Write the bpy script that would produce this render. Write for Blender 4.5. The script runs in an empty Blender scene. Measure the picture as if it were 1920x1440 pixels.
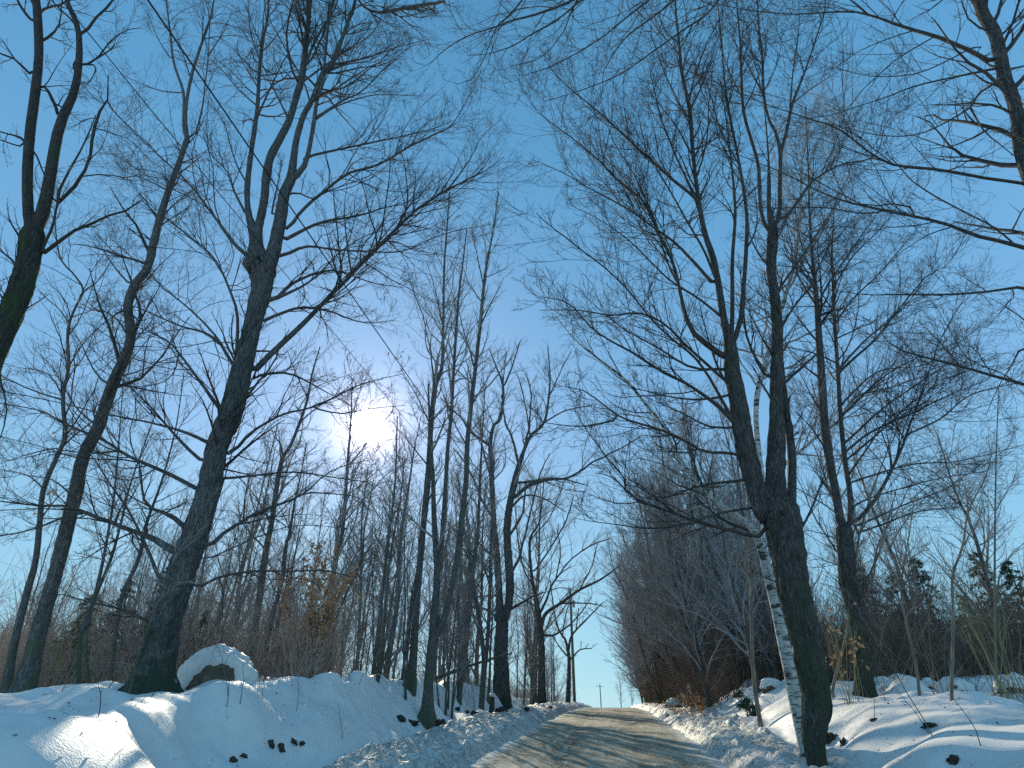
import bpy, math, numpy as np
rng = np.random.default_rng(11)
R = math.radians
S = bpy.context.scene
COL = S.collection

# ------------------------------------------------------------------ camera model (used to place things)
F, PITCH, CZ = 1120.0, R(29.2), 1.5
CP, SP = math.cos(PITCH), math.sin(PITCH)
def ray(px, py):
    a, b = px - 960.0, 720.0 - py
    return np.array([a, F*CP - b*SP, F*SP + b*CP])
def at(px, py, Y):
    d = ray(px, py); t = Y / d[1]
    return np.array([0, 0, CZ]) + d*t, t

# ------------------------------------------------------------------ noise
def _h(i, j, s):
    i = i.astype(np.int64); j = j.astype(np.int64)
    n = (i*374761393 + j*668265263 + s*974634777) & 0xffffffff
    n = ((n ^ (n >> 13)) * 1274126177) & 0xffffffff
    n = ((n ^ (n >> 16)) * 2246822519) & 0xffffffff
    return ((n ^ (n >> 15)) & 0xffff) / 65535.0
def vn(x, y, s=0):
    x = np.asarray(x, float); y = np.asarray(y, float)
    i = np.floor(x); j = np.floor(y); fx = x-i; fy = y-j
    u = fx*fx*fx*(fx*(fx*6-15)+10); v = fy*fy*fy*(fy*(fy*6-15)+10)
    return ((_h(i,j,s)*(1-u)+_h(i+1,j,s)*u)*(1-v) + (_h(i,j+1,s)*(1-u)+_h(i+1,j+1,s)*u)*v)*2-1
def fbm(x, y, s=0, o=4):
    r = 0; a = 1.0; t = 0
    for k in range(o):
        r = r + a*vn(x*2**k+k*17.3, y*2**k-k*9.1, s+k); t += a; a *= .5
    return r/t
def ss(a, b, x):
    t = np.clip((x-a)/(b-a), 0, 1); return t*t*(3-2*t)

# ------------------------------------------------------------------ terrain
_ry = np.array([-60,-20,0,12.6,21,40,60,80,95,120,160,300,3000.])
_rz = np.array([-3.4,-1.15,0,.72,1.16,1.85,2.3,2.5,2.45,2.1,1.0,-4,-12.])
_fy = np.linspace(-60, 400, 2000); _fz = np.interp(_fy, _ry, _rz)
_k = np.hanning(61); _k /= _k.sum()
_fz = np.convolve(np.pad(_fz, 30, mode='edge'), _k, 'valid')
def zr(Y): return np.where(Y > 395, np.interp(Y, _ry, _rz), np.interp(Y, _fy, _fz))
def xc(Y): return -.4 + .151*np.clip(Y, -60, 95) + np.clip(np.asarray(Y,float)-95, 0, 1e9)*.05
HOLES = []      # melted pits (x, y, radius, depth)
MOUNDS = []
_mg = np.random.default_rng(4)
for _i in range(34):
    _Y = 9+_i*.95+_mg.uniform(-.4,.4); _u = 5.9+_mg.uniform(-.9,.8); MOUNDS.append((-.4+.151*_Y-_u, _Y, _mg.uniform(.3,.65), _mg.uniform(.10,.34)*(1 if _Y < 28 else .7)))
for _i in range(26):
    _Y = _mg.uniform(8,12.5); MOUNDS.append((-.4+.151*_Y-_mg.uniform(4.6,9), _Y, _mg.uniform(.25,.6), _mg.uniform(.04,.15)))
for _i in range(30):
    _Y = _mg.uniform(14,24); MOUNDS.append((-.4+.151*_Y+_mg.uniform(5,13), _Y, _mg.uniform(.3,.6), _mg.uniform(.1,.32)))
for _i in range(12):
    _Y = _mg.uniform(20,40); MOUNDS.append((-.4+.151*_Y+_mg.uniform(4.0,6.5), _Y, _mg.uniform(.4,.8), _mg.uniform(.1,.3)))
def ground(x, Y):
    x = np.asarray(x, float); Y = np.asarray(Y, float)
    s = x - xc(Y); z0 = zr(Y); u = -s
    edge = .22*fbm(x*1.3, Y*.9, 5, 3)
    near = ss(140, 70, Y)
    fine = .5+.5*fbm(x*5, Y*5, 9, 4); clod = np.clip(fbm(x*9, Y*8, 21, 3), -.2, 1) + 1.5*np.clip(fbm(x*3.3, Y*2.8, 25, 3)-.05, 0, 1)
    # left
    hb = np.clip((u-2.25-edge)/2.2, 0, 1); berm = .34*np.sin(np.pi*hb)**.7*(.55+.6*(.5+.5*fbm(x*1.2, Y*.8, 3, 3)))
    bmask = ss(0, .12, hb)*ss(1, .8, hb)
    H = np.interp(Y, [0,9,18,27,40,55,80,120], [1.0,1.13,1.34,1.15,.72,.45,.28,.2])
    w = .45*fbm(x*.25, Y*.3, 31, 3) + .35*vn(x*.9, Y*.9, 33)
    lump = .16*fbm(x*.6, Y*.6, 41, 5)+.035*fbm(x*2.4, Y*2.4, 45, 3)+.05*np.abs(vn(x*2.1, Y*2.1, 44))+.12*np.clip(fbm(x*1.1+4, Y*1.0, 47, 2), 0, 1)
    left = berm + .06*ss(2.2,2.7,u) + bmask*(.10*fine+.10*clod) + H*ss(4.1+w, 6.1+w, u) + lump*ss(4.6, 6.2, u) - .35*ss(8.5, 12, u)*ss(60,30,Y) - 2.0*ss(12, 45, u)
    # right
    hr = np.clip((s-2.3-edge)/1.7, 0, 1); bermr = .26*np.sin(np.pi*hr)**.7*(.6+.6*(.5+.5*fbm(x*1.3, Y*.9, 13, 3)))
    bmr = ss(0,.12,hr)*ss(1,.8,hr)
    HR = np.interp(Y, [0,9,14,20,30,50,80,120], [.75,.85,1.0,1.12,1.05,.6,.3,.2])
    right = bermr + .06*ss(2.2,2.7,s) + bmr*(.08*fine+.09*clod) + HR*ss(3.2+w*.6, 5.4+w*.6, s) + (lump*1.25+.05)*ss(4.2, 6.5, s) + .9*ss(14,40,s)
    z = z0 - .05 + np.where(s < 0, left, right)*(.25+.75*near) + .006*fine
    for (hx, hy, hr_, hd) in HOLES:
        d2 = ((x-hx)**2+(Y-hy)**2)/(hr_*hr_)
        z = z - hd*np.exp(-d2*1.2)
    mz = np.zeros_like(z)
    for (hx, hy, hr_, hd) in MOUNDS:
        d2 = ((x-hx+.12*vn(Y*3, x*3, 61))**2+(Y-hy+.12*vn(x*3, Y*3, 62))**2)/(hr_*hr_)
        mz = np.maximum(mz, min(hd, .26)*np.exp(-(d2*1.0)**1.5))
    z = z + mz*ss(.9, 2.2, np.hypot((x+5.9)*.8, Y-12.6))
    return z
def g1(x, y): return float(ground(np.array([x]), np.array([y]))[0])

# ------------------------------------------------------------------ mesh helpers
def mk(name, V, Fq, mat, parent=None, smooth=True, loc=None, attr=None, uv=None, tris=None):
    me = bpy.data.meshes.new(name)
    V = np.asarray(V, np.float32)
    if loc is not None: V = V - np.asarray(loc, np.float32)
    n = len(V); me.vertices.add(n); me.vertices.foreach_set('co', V.ravel())
    Fq = np.asarray(Fq, np.int32)
    k = Fq.shape[1]; m = len(Fq)
    me.loops.add(m*k); me.loops.foreach_set('vertex_index', Fq.ravel())
    me.polygons.add(m); me.polygons.foreach_set('loop_start', np.arange(m, dtype=np.int32)*k)
    me.polygons.foreach_set('loop_total', np.full(m, k, np.int32))
    me.polygons.foreach_set('use_smooth', np.full(m, smooth, bool))
    if attr is not None:
        for nm, arr in attr.items():
            a = me.attributes.new(nm, 'FLOAT', 'POINT'); a.data.foreach_set('value', np.asarray(arr, np.float32))
    if uv is not None:
        l = me.uv_layers.new(name='UVMap'); l.data.foreach_set('uv', np.asarray(uv, np.float32)[Fq.ravel()].ravel())
    me.update(calc_edges=True)
    me.materials.append(mat)
    o = bpy.data.objects.new(name, me); COL.objects.link(o)
    if parent is not None: o.parent = parent
    return o
def empty(name, loc, label, cat, group=None, rz=0, sc=1):
    o = bpy.data.objects.new(name, None); COL.objects.link(o)
    o.empty_display_size = .3
    o.location = [float(v) for v in loc]; o.rotation_euler = (0, 0, rz); o.scale = (sc, sc, sc)
    o['label'] = label; o['category'] = cat
    if group: o['group'] = group
    return o
def tag(o, label, cat, group=None):
    o['label'] = label; o['category'] = cat
    if group: o['group'] = group
def norm(v): return v/np.maximum(np.linalg.norm(v, axis=-1, keepdims=True), 1e-9)
def tubes(P, Rd, sides=3, rough=0, cap=False, ridge=0):
    P = np.asarray(P, float); Rd = np.asarray(Rd, float)
    if cap:
        P = np.concatenate([P, P[:, -1:]], 1); Rd = np.concatenate([Rd, Rd[:, -1:]*.02], 1)
    M, N = P.shape[:2]
    T = np.empty_like(P); T[:,1:-1] = P[:,2:]-P[:,:-2]; T[:,0] = P[:,1]-P[:,0]; T[:,-1] = P[:,-1]-P[:,-3 if cap else -2]; T = norm(T)
    md = norm(P[:,-1]-P[:,0])
    ref = np.where((np.abs(md[:,2:3]) < .8), np.array([[0,0,1.]]), np.array([[1.,0,0]]))[:,None,:]
    U = norm(np.cross(T, np.broadcast_to(ref, T.shape))); W = np.cross(T, U)
    a = np.arange(sides)*2*np.pi/sides
    rr = Rd[:,:,None]*np.ones(sides)
    if rough:
        an = a[None,None,:]; ii = np.arange(N)[None,:,None]
        rr = rr*(1+rough*(vn(np.cos(an)*2.2+ii*.0+3+rng.random()*50, ii*.45+np.sin(an)*2.2, 7)+.5*vn(np.cos(an)*6+ii*.02, ii*.8+np.sin(an)*6, 8)))
    if ridge:
        LL = np.r_[0, np.cumsum(np.linalg.norm(np.diff(P[0], axis=0), axis=1))][None,:,None]; an = a[None,None,:]
        rr = rr*(1+.5*np.exp(-np.maximum(LL-.3,0)/.28)*np.clip(np.cos(3*an+.7)+.5*np.cos(5*an+2),0,1.4)*(LL < 2))
        rr = rr*(1+ridge*(1-2.2*np.abs(vn(np.cos(an)*5.5+LL*.35, np.sin(an)*5.5+LL*1.1, 17)))+ridge*.8*vn(np.cos(an)*12+LL*6, np.sin(an)*12-LL*5, 18))
    V = P[:,:,None,:] + rr[...,None]*(np.cos(a)[None,None,:,None]*U[:,:,None,:] + np.sin(a)[None,None,:,None]*W[:,:,None,:])
    base = (np.arange(M)*N*sides)[:,None,None]; i = np.arange(N-1)[None,:,None]*sides; j = np.arange(sides)[None,None,:]; j2 = (j+1) % sides
    q = np.stack([base+i+j, base+i+j2, base+i+sides+j2, base+i+sides+j], -1)
    return V.reshape(-1,3), q.reshape(-1,4)
def join(lst):
    Vs, Fs, o = [], [], 0
    for V, Fq in lst:
        Vs.append(V); Fs.append(Fq+o); o += len(V)
    return np.concatenate(Vs), np.concatenate(Fs)
def smooth_path(P, n):
    P = np.asarray(P, float)
    if len(P) == 2: P = np.array([P[0], (P[0]+P[1])/2, P[1]])
    E = np.vstack([2*P[0]-P[1], P, 2*P[-1]-P[-2]])
    out = []
    for i in range(1, len(E)-2):
        t = np.linspace(0, 1, 12, endpoint=False)[:,None]
        p0,p1,p2,p3 = E[i-1],E[i],E[i+1],E[i+2]
        out.append(.5*((2*p1)+(-p0+p2)*t+(2*p0-5*p1+4*p2-p3)*t**2+(-p0+3*p1-3*p2+p3)*t**3))
    Q = np.vstack(out+[E[-2][None]])
    L = np.r_[0, np.cumsum(np.linalg.norm(np.diff(Q[:,:3], axis=0), axis=1))]
    u = np.linspace(0, L[-1], n)
    return np.stack([np.interp(u, L, Q[:,k]) for k in range(Q.shape[1])], 1)

# twig growth, vectorised.  P (M,N,3), Rd (M,N)
def spawn(P, Rd, k, t0, t1, ratio, ang, up, N=5, rr=.6, rmin=.0028, wob=.12, lmax=9, lmin=.12, g=None):
    g = g or rng
    M, n = P.shape[:2]
    Lp = np.linalg.norm(np.diff(P, axis=1), axis=2).sum(1)
    t = (np.arange(k)[None,:]+g.random((M,k)))/k*(t1-t0)+t0
    f = t*(n-1); i = np.clip(np.floor(f).astype(int), 0, n-2); fr = (f-i)[...,None]
    mi = np.arange(M)[:,None]
    A = P[mi,i]; B = P[mi,i+1]; pos = A*(1-fr)+B*fr; T = norm(B-A)
    r0 = (Rd[mi,i]*(1-fr[...,0])+Rd[mi,i+1]*fr[...,0])
    rv = norm(g.normal(size=T.shape)); perp = norm(rv-(rv*T).sum(-1,keepdims=True)*T)
    a = (ang*(1+.35*g.normal(size=t.shape)))[...,None]
    D = norm(T*np.cos(a)+perp*np.sin(a))
    L = np.clip(Lp[:,None]*ratio*(1.1-.75*t)*(.5+g.random(t.shape)), lmin, lmax)
    pos = pos.reshape(-1,3); D = D.reshape(-1,3); L = L.ravel(); r0 = np.maximum(np.minimum(r0.ravel()*rr, .012+L*.012), rmin)
    Q = np.empty((len(L), N, 3)); Q[:,0] = pos; seg = (L/(N-1))[:,None]
    bend = g.normal(size=D.shape)*wob*.5
    for s in range(1, N):
        D = norm(D + np.array([0,0,1.])*up + bend*1.1 + g.normal(size=D.shape)*wob)
        Q[:,s] = Q[:,s-1]+D*seg
    tt = np.linspace(0,1,N)[None,:]
    return Q, np.maximum(r0[:,None]*(1-.8*tt), rmin*.6)

# ------------------------------------------------------------------ materials
def new_mat(name):
    m = bpy.data.materials.new(name); m.use_nodes = True
    nt = m.node_tree; b = nt.nodes['Principled BSDF']
    return m, nt, b
def N_(nt, t, **kw):
    n = nt.nodes.new(t)
    for k, v in kw.items():
        if k.startswith('i_'):
            key = k[2:]; key = int(key) if key.isdigit() else key.replace('_', ' ')
            n.inputs[key].default_value = v
        else: setattr(n, k, v)
    return n
def ramp(nt, src, stops):
    r = nt.nodes.new('ShaderNodeValToRGB'); e = r.color_ramp.elements
    while len(e) < len(stops): e.new(.5)
    for q, (p, c) in zip(e, stops): q.position = p; q.color = (*c, 1)
    nt.links.new(src, r.inputs[0]); return r.outputs[0]
def mixc(nt, fac, a, b):
    m = nt.nodes.new('ShaderNodeMix'); m.data_type = 'RGBA'
    for s, v in ((0, fac), (6, a), (7, b)):
        if isinstance(v, (int, float)): m.inputs[s].default_value = v
        elif isinstance(v, tuple): m.inputs[s].default_value = (*v, 1)
        else: nt.links.new(v, m.inputs[s])
    return m.outputs[2]
def coords(nt, scale, kind='Object'):
    tc = nt.nodes.new('ShaderNodeTexCoord'); mp = nt.nodes.new('ShaderNodeMapping'); mp.inputs['Scale'].default_value = scale
    nt.links.new(tc.outputs[kind], mp.inputs[0]); return mp.outputs[0]
def noise(nt, vec, sc, det=6, rough=.6):
    n = N_(nt, 'ShaderNodeTexNoise', i_Scale=sc, i_Detail=det, i_Roughness=rough); nt.links.new(vec, n.inputs['Vector']); return n.outputs['Fac']
def bark(name, dark, light, moss=(.085,.10,.06), moss_amt=.3, moss_h=3.0, bump=1.0):
    m, nt, b = new_mat(name)
    v = coords(nt, (15, 15, 2.4)); n1 = noise(nt, v, 2.0, 9, .72)
    w = N_(nt, 'ShaderNodeTexVoronoi', i_Scale=2.4); w.feature = 'DISTANCE_TO_EDGE'; nt.links.new(v, w.inputs['Vector'])
    c = ramp(nt, n1, [(.3, dark), (.7, light)])
    crack = ramp(nt, w.outputs['Distance'], [(0, (.25,.25,.25)), (.25, (1,1,1))])
    mu = nt.nodes.new('ShaderNodeMix'); mu.data_type = 'RGBA'; mu.blend_type = 'MULTIPLY'; mu.inputs[0].default_value = .8
    nt.links.new(c, mu.inputs[6]); nt.links.new(crack, mu.inputs[7])
    v2 = coords(nt, (1,1,1)); n2 = noise(nt, v2, 2.3, 7, .7)
    # moss: patchy, more of it near the foot
    sx = nt.nodes.new('ShaderNodeSeparateXYZ'); nt.links.new(v2, sx.inputs[0])
    mr = N_(nt, 'ShaderNodeMapRange'); nt.links.new(sx.outputs['Z'], mr.inputs[0])
    mr.inputs[1].default_value = 0; mr.inputs[2].default_value = moss_h; mr.inputs[3].default_value = .22; mr.inputs[4].default_value = 0
    ad = N_(nt, 'ShaderNodeMath', operation='ADD'); nt.links.new(n2, ad.inputs[0]); nt.links.new(mr.outputs[0], ad.inputs[1])
    mk_ = ramp(nt, ad.outputs[0], [(.58-moss_amt*.2, (0,0,0)), (.68, (1,1,1))])
    col = mixc(nt, mk_, mu.outputs[2], moss)
    nt.links.new(col, b.inputs['Base Color'])
    hh = N_(nt, 'ShaderNodeMath', operation='ADD'); nt.links.new(n1, hh.inputs[0]); nt.links.new(w.outputs['Distance'], hh.inputs[1])
    bp = N_(nt, 'ShaderNodeBump', i_Strength=bump, i_Distance=.04); nt.links.new(hh.outputs[0], bp.inputs['Height']); nt.links.new(bp.outputs[0], b.inputs['Normal'])
    b.inputs['Roughness'].default_value = .9; b.inputs['Specular IOR Level'].default_value = .2
    return m
def plain(name, c1, c2, sc=8, rough=.85, spec=.25):
    m, nt, b = new_mat(name)
    n = noise(nt, coords(nt, (1,1,1)), sc, 4)
    nt.links.new(ramp(nt, n, [(.35, c1), (.65, c2)]), b.inputs['Base Color'])
    b.inputs['Roughness'].default_value = rough; b.inputs['Specular IOR Level'].default_value = spec
    return m
M_MAPLE = bark('maple_bark', (.035,.034,.033), (.28,.265,.255), moss=(.05,.065,.045), moss_amt=.0, moss_h=2.0)
M_CHERRY = bark('dark_bark', (.04,.035,.03), (.13,.11,.095), moss=(.05,.07,.03), moss_amt=.0, moss_h=10)
M_SMOOTH = bark('smooth_bark', (.065,.06,.056), (.24,.225,.21), moss_amt=-.1, moss_h=2, bump=.4)
M_OLD = bark('rough_bark', (.028,.024,.021), (.27,.245,.225), moss=(.075,.085,.055), moss_amt=.12, moss_h=4, bump=1.4)
M_TWIG = plain('twig_bark', (.2,.18,.165), (.33,.3,.275), 1.5)
M_TWIGD = plain('twig_bark_dark', (.03,.028,.026), (.075,.067,.062), 1.5)
M_TWIGG = plain('twig_bark_grey', (.22,.215,.22), (.37,.36,.36), 1.2)
M_BRUSH = plain('brush_bark', (.22,.15,.12), (.52,.37,.29), .7)
M_BRUSHD = plain('dark_brush_bark', (.09,.055,.04), (.30,.20,.15), .7)
M_STEM = plain('sapling_bark', (.10,.08,.06), (.24,.2,.15), 2)
M_YSTEM = plain('yellow_stem', (.2,.15,.07), (.38,.3,.15), 2)
M_LEAF = plain('dry_leaf', (.42,.20,.09), (.68,.40,.22), 3)
M_NEEDLE = plain('needles', (.03,.06,.035), (.08,.13,.07), 3)
M_WOOD = plain('pole_wood', (.1,.075,.06), (.2,.16,.13), 5)
M_METAL = plain('metal', (.25,.25,.26), (.35,.35,.36), 5, .5, .5)
M_WIRE = plain('cable', (.012,.012,.013), (.02,.02,.02), 5, .6)
M_GLASS = plain('insulator', (.3,.3,.3), (.4,.4,.4), 5, .3, .5)
def stone_mat():
    m, nt, b = new_mat('stone')
    v = coords(nt, (1,1,1)); n = noise(nt, v, 6, 10, .7)
    nt.links.new(ramp(nt, n, [(.3,(.035,.028,.02)),(.55,(.13,.1,.065)),(.7,(.2,.17,.12))]), b.inputs['Base Color'])
    bp = N_(nt, 'ShaderNodeBump', i_Strength=.8, i_Distance=.05); nt.links.new(n, bp.inputs['Height']); nt.links.new(bp.outputs[0], b.inputs['Normal'])
    b.inputs['Roughness'].default_value = .9
    return m
M_STONE = stone_mat()
M_DSTONE = plain('dark_stone', (.015,.014,.012), (.075,.065,.05), 9)
def birch_mat():
    m, nt, b = new_mat('birch_bark')
    v = coords(nt, (1,1,1)); vb = coords(nt, (3,3,22)); n = noise(nt, vb, 1.6, 4, .6); n2 = noise(nt, coords(nt, (1.5,1.5,4)), 1.7, 5, .65); n3 = noise(nt, v, 9, 5)
    white = ramp(nt, n3, [(.3,(.30,.29,.265)),(.6,(.52,.50,.46))])
    a = ramp(nt, n, [(.56,(0,0,0)),(.64,(1,1,1))]); c = mixc(nt, a, white, (.05,.04,.035))
    a2 = ramp(nt, n2, [(.54,(0,0,0)),(.59,(1,1,1))]); c = mixc(nt, a2, c, (.035,.035,.03))
    nt.links.new(c, b.inputs['Base Color']); b.inputs['Roughness'].default_value = .7
    bp = N_(nt, 'ShaderNodeBump', i_Strength=.4, i_Distance=.02); nt.links.new(n, bp.inputs['Height']); nt.links.new(bp.outputs[0], b.inputs['Normal'])
    return m
M_BIRCH = birch_mat()
def snow_mat():
    m, nt, b = new_mat('snow')
    v = coords(nt, (1,1,1)); n = noise(nt, v, 14, 8, .65); n2 = noise(nt, v, 30, 2, .5); n3 = noise(nt, v, 3, 5)
    at_ = nt.nodes.new('ShaderNodeAttribute'); at_.attribute_name = 'dirt'
    clean = ramp(nt, n3, [(.3,(.66,.62,.585)),(.7,(.74,.70,.66))])
    dirty = ramp(nt, n, [(.36,(.14,.115,.08)),(.47,(.36,.33,.27)),(.6,(.64,.61,.56))])
    f = N_(nt, 'ShaderNodeMath', operation='MULTIPLY'); nt.links.new(at_.outputs['Fac'], f.inputs[0]); nt.links.new(ramp(nt, n3, [(.35,(.35,.35,.35)),(.6,(1,1,1))]), f.inputs[1])
    nt.links.new(mixc(nt, f.outputs[0], clean, dirty), b.inputs['Base Color'])
    h = N_(nt, 'ShaderNodeMath', operation='MULTIPLY_ADD'); nt.links.new(n, h.inputs[0]); h.inputs[1].default_value = 1; nt.links.new(n2, h.inputs[2])
    st = N_(nt, 'ShaderNodeMath', operation='MULTIPLY_ADD'); nt.links.new(at_.outputs['Fac'], st.inputs[0]); st.inputs[1].default_value = .75; st.inputs[2].default_value = .13
    bp = N_(nt, 'ShaderNodeBump', i_Distance=.05); nt.links.new(st.outputs[0], bp.inputs['Strength']); nt.links.new(h.outputs[0], bp.inputs['Height']); nt.links.new(bp.outputs[0], b.inputs['Normal'])
    b.inputs['Roughness'].default_value = .55; b.inputs['Specular IOR Level'].default_value = .35
    return m
M_SNOW = snow_mat()
def road_mat():
    m, nt, b = new_mat('dirt_road')
    tc = nt.nodes.new('ShaderNodeTexCoord'); uv = tc.outputs['UV']
    mp = N_(nt, 'ShaderNodeMapping'); mp.inputs['Scale'].default_value = (2.2, .22, 1); nt.links.new(uv, mp.inputs[0])
    v = coords(nt, (1,1,1)); streak = noise(nt, mp.outputs[0], 2.4, 6, .6); n = noise(nt, v, 14, 8, .7); big = noise(nt, v, .9, 5)
    c = ramp(nt, streak, [(.30,(.115,.092,.06)),(.45,(.25,.212,.145)),(.58,(.38,.33,.25)),(.72,(.58,.54,.46))])
    c = mixc(nt, ramp(nt, n, [(.40,(1,1,1)),(.52,(0,0,0))]), c, (.20,.155,.095))
    c = mixc(nt, ramp(nt, big, [(.5,(0,0,0)),(.62,(.7,.7,.7))]), c, (.38,.34,.26))
    at_ = nt.nodes.new('ShaderNodeAttribute'); at_.attribute_name = 'edge'
    e = N_(nt, 'ShaderNodeMath', operation='ADD'); nt.links.new(at_.outputs['Fac'], e.inputs[0]); nt.links.new(noise(nt, v, 4, 7, .75), e.inputs[1])
    c = mixc(nt, ramp(nt, e.outputs[0], [(.72,(0,0,0)),(.86,(1,1,1))]), c, (.58,.55,.50))
    ar = nt.nodes.new('ShaderNodeAttribute'); ar.attribute_name = 'rut'
    rm = N_(nt, 'ShaderNodeMath', operation='MULTIPLY'); nt.links.new(ar.outputs['Fac'], rm.inputs[0]); nt.links.new(ramp(nt, streak, [(.35,(.9,.9,.9)),(.65,(.25,.25,.25))]), rm.inputs[1])
    c = mixc(nt, rm.outputs[0], c, (.13,.10,.065))
    nt.links.new(c, b.inputs['Base Color'])
    bp = N_(nt, 'ShaderNodeBump', i_Strength=.45, i_Distance=.03); nt.links.new(n, bp.inputs['Height']); nt.links.new(bp.outputs[0], b.inputs['Normal'])
    b.inputs['Roughness'].default_value = .8; b.inputs['Specular IOR Level'].default_value = .3
    return m
M_ROAD = road_mat()

# ------------------------------------------------------------------ traced trees
TRACK = []
def parse(s):
    pts = []
    for tok in s.split():
        a = [float(v) for v in tok.split(',')]; pts.append(a if len(a) == 3 else a+[np.nan])
    A = np.array(pts); w = A[:,2]; i = np.arange(len(A)); ok = ~np.isnan(w)
    A[:,2] = np.interp(i, i[ok], w[ok]); return A
def traced(name, cat, label, Y, stems, limbs, bark_m, twig_m, dens=1.0, drift=.35, twigs=True, flare=1.0, seed=1, group=None, tw_up=.08, fine=1.0, lv3=5, leaves=0, rmin=.0038, sink=.35, fixbase=None):
    g = np.random.default_rng(seed)
    done = []          # [px,py,Y] samples of what is already there
    paths = []
    def build(s, is_limb):
        A = parse(s)
        if done:
            D = np.vstack(done); d = np.hypot(D[:,0]-A[0,0], D[:,1]-A[0,1]); j = d.argmin(); y0 = D[j,2]
            if 2 < d[j] < 45: A = np.vstack([[D[j,0], D[j,1], A[0,2]], A])
        else: y0 = Y
        L = np.r_[0, np.cumsum(np.hypot(np.diff(A[:,0]), np.diff(A[:,1])))]
        P3, t0 = at(A[0,0], A[0,1], y0)
        Lm = L[-1]*t0
        dr = g.uniform(-1,1)*drift*Lm if is_limb else g.uniform(-1,1)*.06*Lm
        if not done: dr = 0
        Ys = np.maximum(y0 + dr*(L/L[-1])**1.2, 1.5)
        pr = []
        for (px,py,w), yy in zip(A, Ys):
            p, t = at(px, py, yy); cf = math.cos(math.atan2(abs(px-960), ray(px, py)[1])); pr.append([*p, w*t/2*cf*(.84 if is_limb else .92), px, py, yy])
        pr = np.array(pr)
        n = int(np.clip(Lm/.22, 8, 70)) if is_limb or pr[:,3].max() < .13 else int(np.clip(Lm/.07, 8, 260)); Q = smooth_path(pr, n)
        if is_limb and pr[-1,3] < .02: Q[:,3] *= np.linspace(1, .55, n)
        if is_limb:
            wv = np.stack([fbm(np.arange(n)*.35+g.random()*99, np.full(n, k*7.7), 3, 2) for k in range(3)], 1)
            Q[:,:3] += wv*np.minimum(.09, Q[:,3:4]*1.2)*np.linspace(0,1,n)[:,None]**.5*1.2
        done.append(Q[:,4:7][:, :]); return Q
    P = [build(s, False) for s in stems]
    b = P[0][0,:3].copy(); gz = g1(b[0], b[1]); 
    root = empty(name, (b[0], b[1], gz), label, cat, group)
    loc = (b[0], b[1], gz)
    # sink the main stem and flare its foot
    Q = P[0]; dz = Q[0,2]-gz
    h = np.linspace(0, 1, 9)[:-1][:,None]
    foot = Q[0].copy(); foot[2] = gz-sink; foot[:2] = Q[0,:2]-(Q[1,:2]-Q[0,:2])*.2
    if dz > -.2:
        ext = foot*(1-h)+Q[0]*h
        Q = np.vstack([ext, Q[1:]])
    hh = np.clip((Q[:,2]-gz), 0, 9); Q[:,3] *= 1+flare*.55*np.exp(-hh/.32)
    P[0] = Q
    TRACK.append((b[0], b[1], P[0][4,3]))
    parts = []
    for Q in P:
        parts.append(tubes(Q[None,:,:3], np.maximum(Q[None,:,3], .004), 56 if Q[:,3].max() > .15 else 20 if Q[0,3] > .06 else 10, rough=.07 if Q[0,3] > .05 else .04, cap=True, ridge=.08 if Q[:,3].max() > .15 else 0))
    V, Fq = join(parts); mk('trunk', V, Fq, bark_m, root, loc=loc)
    LP = [build(s, True) for s in limbs]
    for Q in LP:
        V, Fq = tubes(Q[None,:,:3], np.maximum(Q[None,:,3], .003), 8, rough=.06, cap=True); mk('limb', V, Fq, bark_m, root, loc=loc)
    if twigs:
        T = []; A1 = []; R1 = []
        for Q, islimb in [(q, 0) for q in P]+[(q, 1) for q in LP]:
            q = smooth_path(Q[:, :4], 24) if len(Q) != 24 else Q[:, :4]
            L = np.linalg.norm(np.diff(q[:,:3], axis=0), axis=1).sum()
            t0 = .25 if islimb else .45
            k = int(max(3, round(L*(3.4 if islimb else 1.9)*dens)))
            a, r = spawn(q[None,:,:3], q[None,:,3], k, t0*.8, .99, .36 if islimb else .22, .7, tw_up, N=8, rr=.5, lmax=3.4*fine, lmin=.55, g=g, rmin=rmin*1.3, wob=.13)
            A1.append(a); R1.append(r)
            # the limb tip carries on as a twig
        A1 = np.vstack(A1); R1 = np.vstack(R1); T.append(tubes(A1, R1, 4))
        a2, r2 = spawn(A1, R1, 7, .12, 1, .55, .62, tw_up*.8, N=5, g=g, lmax=1.5*fine, lmin=.15, rmin=rmin); T.append(tubes(a2, r2, 3))
        if lv3:
            a3, r3 = spawn(a2, r2, lv3, .2, 1, .5, .65, tw_up, N=4, g=g, lmax=.6*fine, lmin=.08, rmin=rmin*.8); T.append(tubes(a3, r3, 3))
        V, Fq = join(T); mk('crown', V, Fq, twig_m, root, loc=loc, smooth=True)
        if leaves:
            cl = a2[g.integers(0, len(a2), 14)][:,2]; C_ = cl[g.integers(0, 14, leaves)]+g.normal(size=(leaves,3))*.12
            d = norm(g.normal(size=(leaves,3))+np.array([0,0,-1.])); sdv = norm(np.cross(d, g.normal(size=(leaves,3)))); l = g.uniform(.06,.11,(leaves,1))
            V = np.stack([C_, C_+d*l*.5+sdv*l*.3, C_+d*l, C_+d*l*.5-sdv*l*.3], 1).reshape(-1,3)
            mk('leaves', V, np.arange(len(V)).reshape(-1,4), M_LEAF, root, smooth=False, loc=loc)
    return root

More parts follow.
